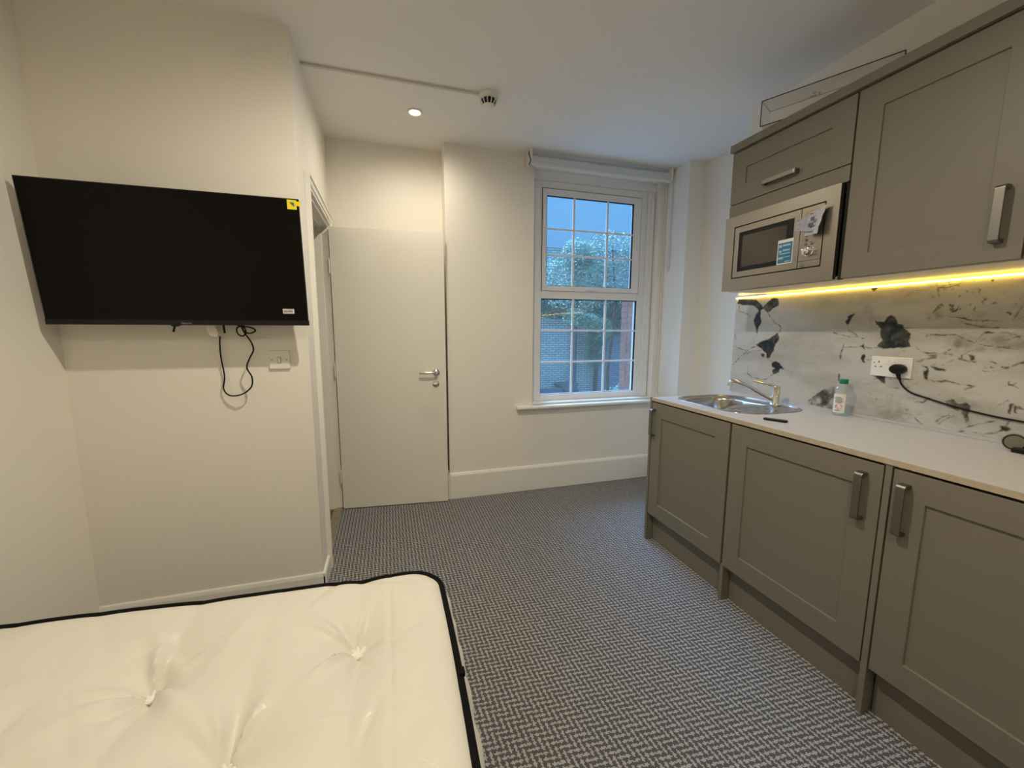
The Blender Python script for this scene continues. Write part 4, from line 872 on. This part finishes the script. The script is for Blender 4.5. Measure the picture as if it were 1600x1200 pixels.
ctr = np.array([X_.mean(), Y_.mean()]); verts = V3.tolist(); prev = ring; per = len(ring)
hh = [(.0, .0), (.012, .014), (.024, .04), (.029, .08), (.027, .13), (.024, .17), (.014, .195), (0, .210)]
P0 = V3[ring]
tang = np.roll(P0[:, :2], -3, 0)-np.roll(P0[:, :2], 3, 0); nrm = np.stack([tang[:, 1], -tang[:, 0]], 1); nrm /= np.linalg.norm(nrm, axis=1)[:, None]
for (o_, dz) in hh[1:]:
    cur = []
    for k, i in enumerate(ring):
        w_ = .003*math.sin(k*.35)*(1 if .02 < dz < .2 else 0); cur.append(len(verts)); verts.append([P0[k, 0]+nrm[k, 0]*(o_+w_), P0[k, 1]+nrm[k, 1]*(o_+w_), P0[k, 2]-dz])
    for k in range(per): F.append([prev[k], prev[(k+1) % per], cur[(k+1) % per], cur[k]])
    prev = cur
F.append(list(reversed(prev)))
mt = empty('mattress', (-.55, .3, ZB), 'cream tufted mattress with black edging lying on the bed base', 'mattress')
mo_ = part(MB().add(verts, F), 'cover', M['mattress'], mt, smooth=True); mo_.data.polygons.foreach_set('use_smooth', [True]*len(mo_.data.polygons))
zshift = ZB-min(v[2] for v in verts)
def tape(z_off, out, name):
    pts = [Vector((P0[k, 0]+nrm[k, 0]*out, P0[k, 1]+nrm[k, 1]*out, P0[k, 2]-z_off)) for k in range(0, per, 3)]
    part(MB().tube(pts, .0085, 8, closed=True), name, M['black_tape'], mt, smooth=True)
tape(-.001, .003, 'edge_tape'); tape(.205, .004, 'edge_tape')
part(MB().box(MX1-.004, MX1+.010, .806, .826, ZT-.016, ZT-.004), 'tape_end', M['black_tape'], mt, bevel=.003)
for (x, y) in buttons:
    i = int(np.argmin(np.hypot(X_-x, Y_-y))); z = Zg_.ravel()[i]
    mb = MB(); rnd = random.Random(int(x*1000)+int(y*77))
    for k in range(7):
        a = 2*PI*k/7+rnd.uniform(-.3, .3); l = rnd.uniform(.012, .024)
        mb.tube([(x, y, z+.004), (x+l*.6*math.cos(a), y+l*.6*math.sin(a), z+.013), (x+l*math.cos(a), y+l*math.sin(a), z+.020)], [.005, .006, .0025], 6)
    part(mb, 'tuft', M['tuft'], mt, smooth=True)

# ================================================================== outside the window
struct(box(-3, 20, 3.45, 22, -1.32, -1.2).build('ground', M['ground']))
nb = empty('neighbouring_building', (6.5, 13.0, -1.2), 'pale brick building wall across the yard seen through the lower panes', 'building')
part(box(1.0, 7.06, 13.0, 13.4, -1.2, 4.0), 'pale_wall', M['brick_pale'], nb)
part(box(7.06, 16, 12.8, 13.4, -1.2, 4.0), 'dark_wall', M['brick_dark'], nb)
part(MB().box(7.35, 7.55, 12.74, 12.8, 1.05, 1.35), 'vent_grille', M['paper'], nb)
part(MB().tube([(6.15, 12.88, 3.95), (6.15, 12.88, -.45), (6.22, 12.88, -.8), (6.5, 12.85, -1.15)], .10, 12), 'downpipe', M['pipe'], nb, smooth=True)
part(MB().prism([(5.45, -.55), (6.1, -.50), (5.95, -.72), (5.7, -.85)], 12.3, 13.0, 'Y'), 'lean_to_roof', M['pipe'], nb)
part(MB().box(4.2, 5.25, 11.8, 11.9, -1.2, -.55), 'yard_fence', M['pipe'], nb)
bp_ = empty('brick_pier', (3.14, 4.6, -1.2), 'red brick pier outside at the right edge of the lower window panes', 'brick pier')
part(box(2.955, 3.37, 4.515, 4.76, -1.2, 1.75), 'mortar_core', M['mortar'], bp_)
zz_ = -.35; k = 0
while zz_ < 1.72:
    xs = [(2.945, 3.155), (3.165, 3.375)] if k % 2 else [(2.945, 3.045), (3.055, 3.265), (3.275, 3.375)]
    for q_, (x0, x1) in enumerate(xs): part(MB().box(x0+random.uniform(-.002, .002), x1, 4.503+random.uniform(-.003, .003), 4.62 if k % 2 else 4.61, zz_, zz_+.065), 'brick', M['redbrick'], bp_, bevel=.003, seg=1)
    part(MB().box(2.945, 3.045, 4.63 if k % 2 else 4.62, 4.765, zz_, zz_+.065), 'brick', M['redbrick'], bp_, bevel=.003, seg=1)
    zz_ += .075; k += 1

def leaves(name, m, blobs, n, size, seed, label, cat, stem=None):
    r = np.random.RandomState(seed); vs = []; fs = []
    for _ in range(n):
        b = blobs[r.randint(len(blobs))]; d = r.normal(size=3); d /= np.linalg.norm(d); rad = r.uniform(.55, 1.08)
        p = Vector((b[0]+d[0]*b[3]*rad, b[1]+d[1]*b[4]*rad, b[2]+d[2]*b[5]*rad))
        u = Vector(r.normal(size=3)).normalized(); w_ = u.orthogonal().normalized(); nn = u.cross(w_); s = size*r.uniform(.6, 1.3)
        o = len(vs); vs += [p-u*s, p+w_*s*.45+nn*s*.08, p+u*s, p-w_*s*.45+nn*s*.08]; fs.append((o, o+1, o+2, o+3))
    root = empty(name, (blobs[0][0], blobs[0][1], -1.2), label, cat)
    f = part(MB().add(vs, fs), 'foliage', m, root); f['kind'] = 'stuff'
    if stem:
        mb = MB()
        for s_ in stem: mb.tube(s_[0], s_[1], 8)
        part(mb, 'stem', M['bark'], root, smooth=True)
    return root
leaves('tree', M['leafB'], [(3.1, 5.9, 2.05, .5, .35, .42), (3.9, 6.0, 2.15, .5, .4, .42), (3.5, 6.0, 2.55, .45, .4, .30), (3.1, 6.1, 2.2, .35, .3, .3), (2.6, 5.9, 2.05, .35, .3, .40), (4.05, 6.0, 2.6, .25, .3, .3), (2.9, 6.0, 2.45, .25, .3, .25)], 19000, .023, 3,
       'pale leafy tree filling the lower half of the upper window panes', 'tree', [([(3.6, 6.1, -1.2), (3.55, 6.1, .6), (3.6, 6.0, 1.7), (3.5, 6.0, 2.6)], [.035, .03, .025, .01]), ([(3.57, 6.05, 1.4), (4.0, 6.0, 2.2)], [.02, .01]), ([(3.57, 6.05, 1.3), (3.1, 6.0, 2.2)], [.02, .008])])
leaves('ivy', M['leafA'], [(6.4, 12.5, 2.0, .75, .25, .55), (7.1, 12.4, 1.9, .85, .25, .6), (7.8, 12.4, 2.0, .6, .25, .55), (5.2, 12.5, 2.1, .6, .2, .45), (6.75, 12.5, .6, .35, .2, .6), (6.9, 12.5, 1.1, .4, .2, .4), (7.3, 12.4, 1.4, .7, .2, .3), (5.7, 12.5, 2.1, .5, .2, .5)], 16000, .045, 4,
       'dark green ivy climbing over the brick wall outside', 'climbing plant', [([(6.9, 12.75, -1.2), (6.95, 12.72, .8), (7.1, 12.72, 1.5)], [.06, .05, .03])])
leaves('shrub', M['leafB'], [(5.15, 8.5, -.45, .45, .3, .40), (5.6, 8.5, -.3, .45, .3, .38), (4.75, 8.6, -.6, .3, .3, .3)], 9000, .026, 5,
       'low leafy shrub in the yard below the right-hand lower panes', 'shrub', [([(5.3, 8.5, -1.2), (5.3, 8.5, -.4)], [.03, .02])])
leaves('young_tree', M['leafA'], [(2.95, 5.2, 1.32, .10, .1, .14), (2.7, 5.2, 1.42, .18, .1, .10), (2.5, 5.2, 1.47, .2, .1, .12)], 1800, .022, 6,
       'young tree with drooping branch tip at the left of the lower panes', 'tree', [([(1.6, 5.2, -1.2), (1.62, 5.2, .6), (1.8, 5.2, 1.4), (2.2, 5.2, 1.56), (2.7, 5.2, 1.45), (2.97, 5.2, 1.22)], [.03, .025, .018, .010, .006, .003])])
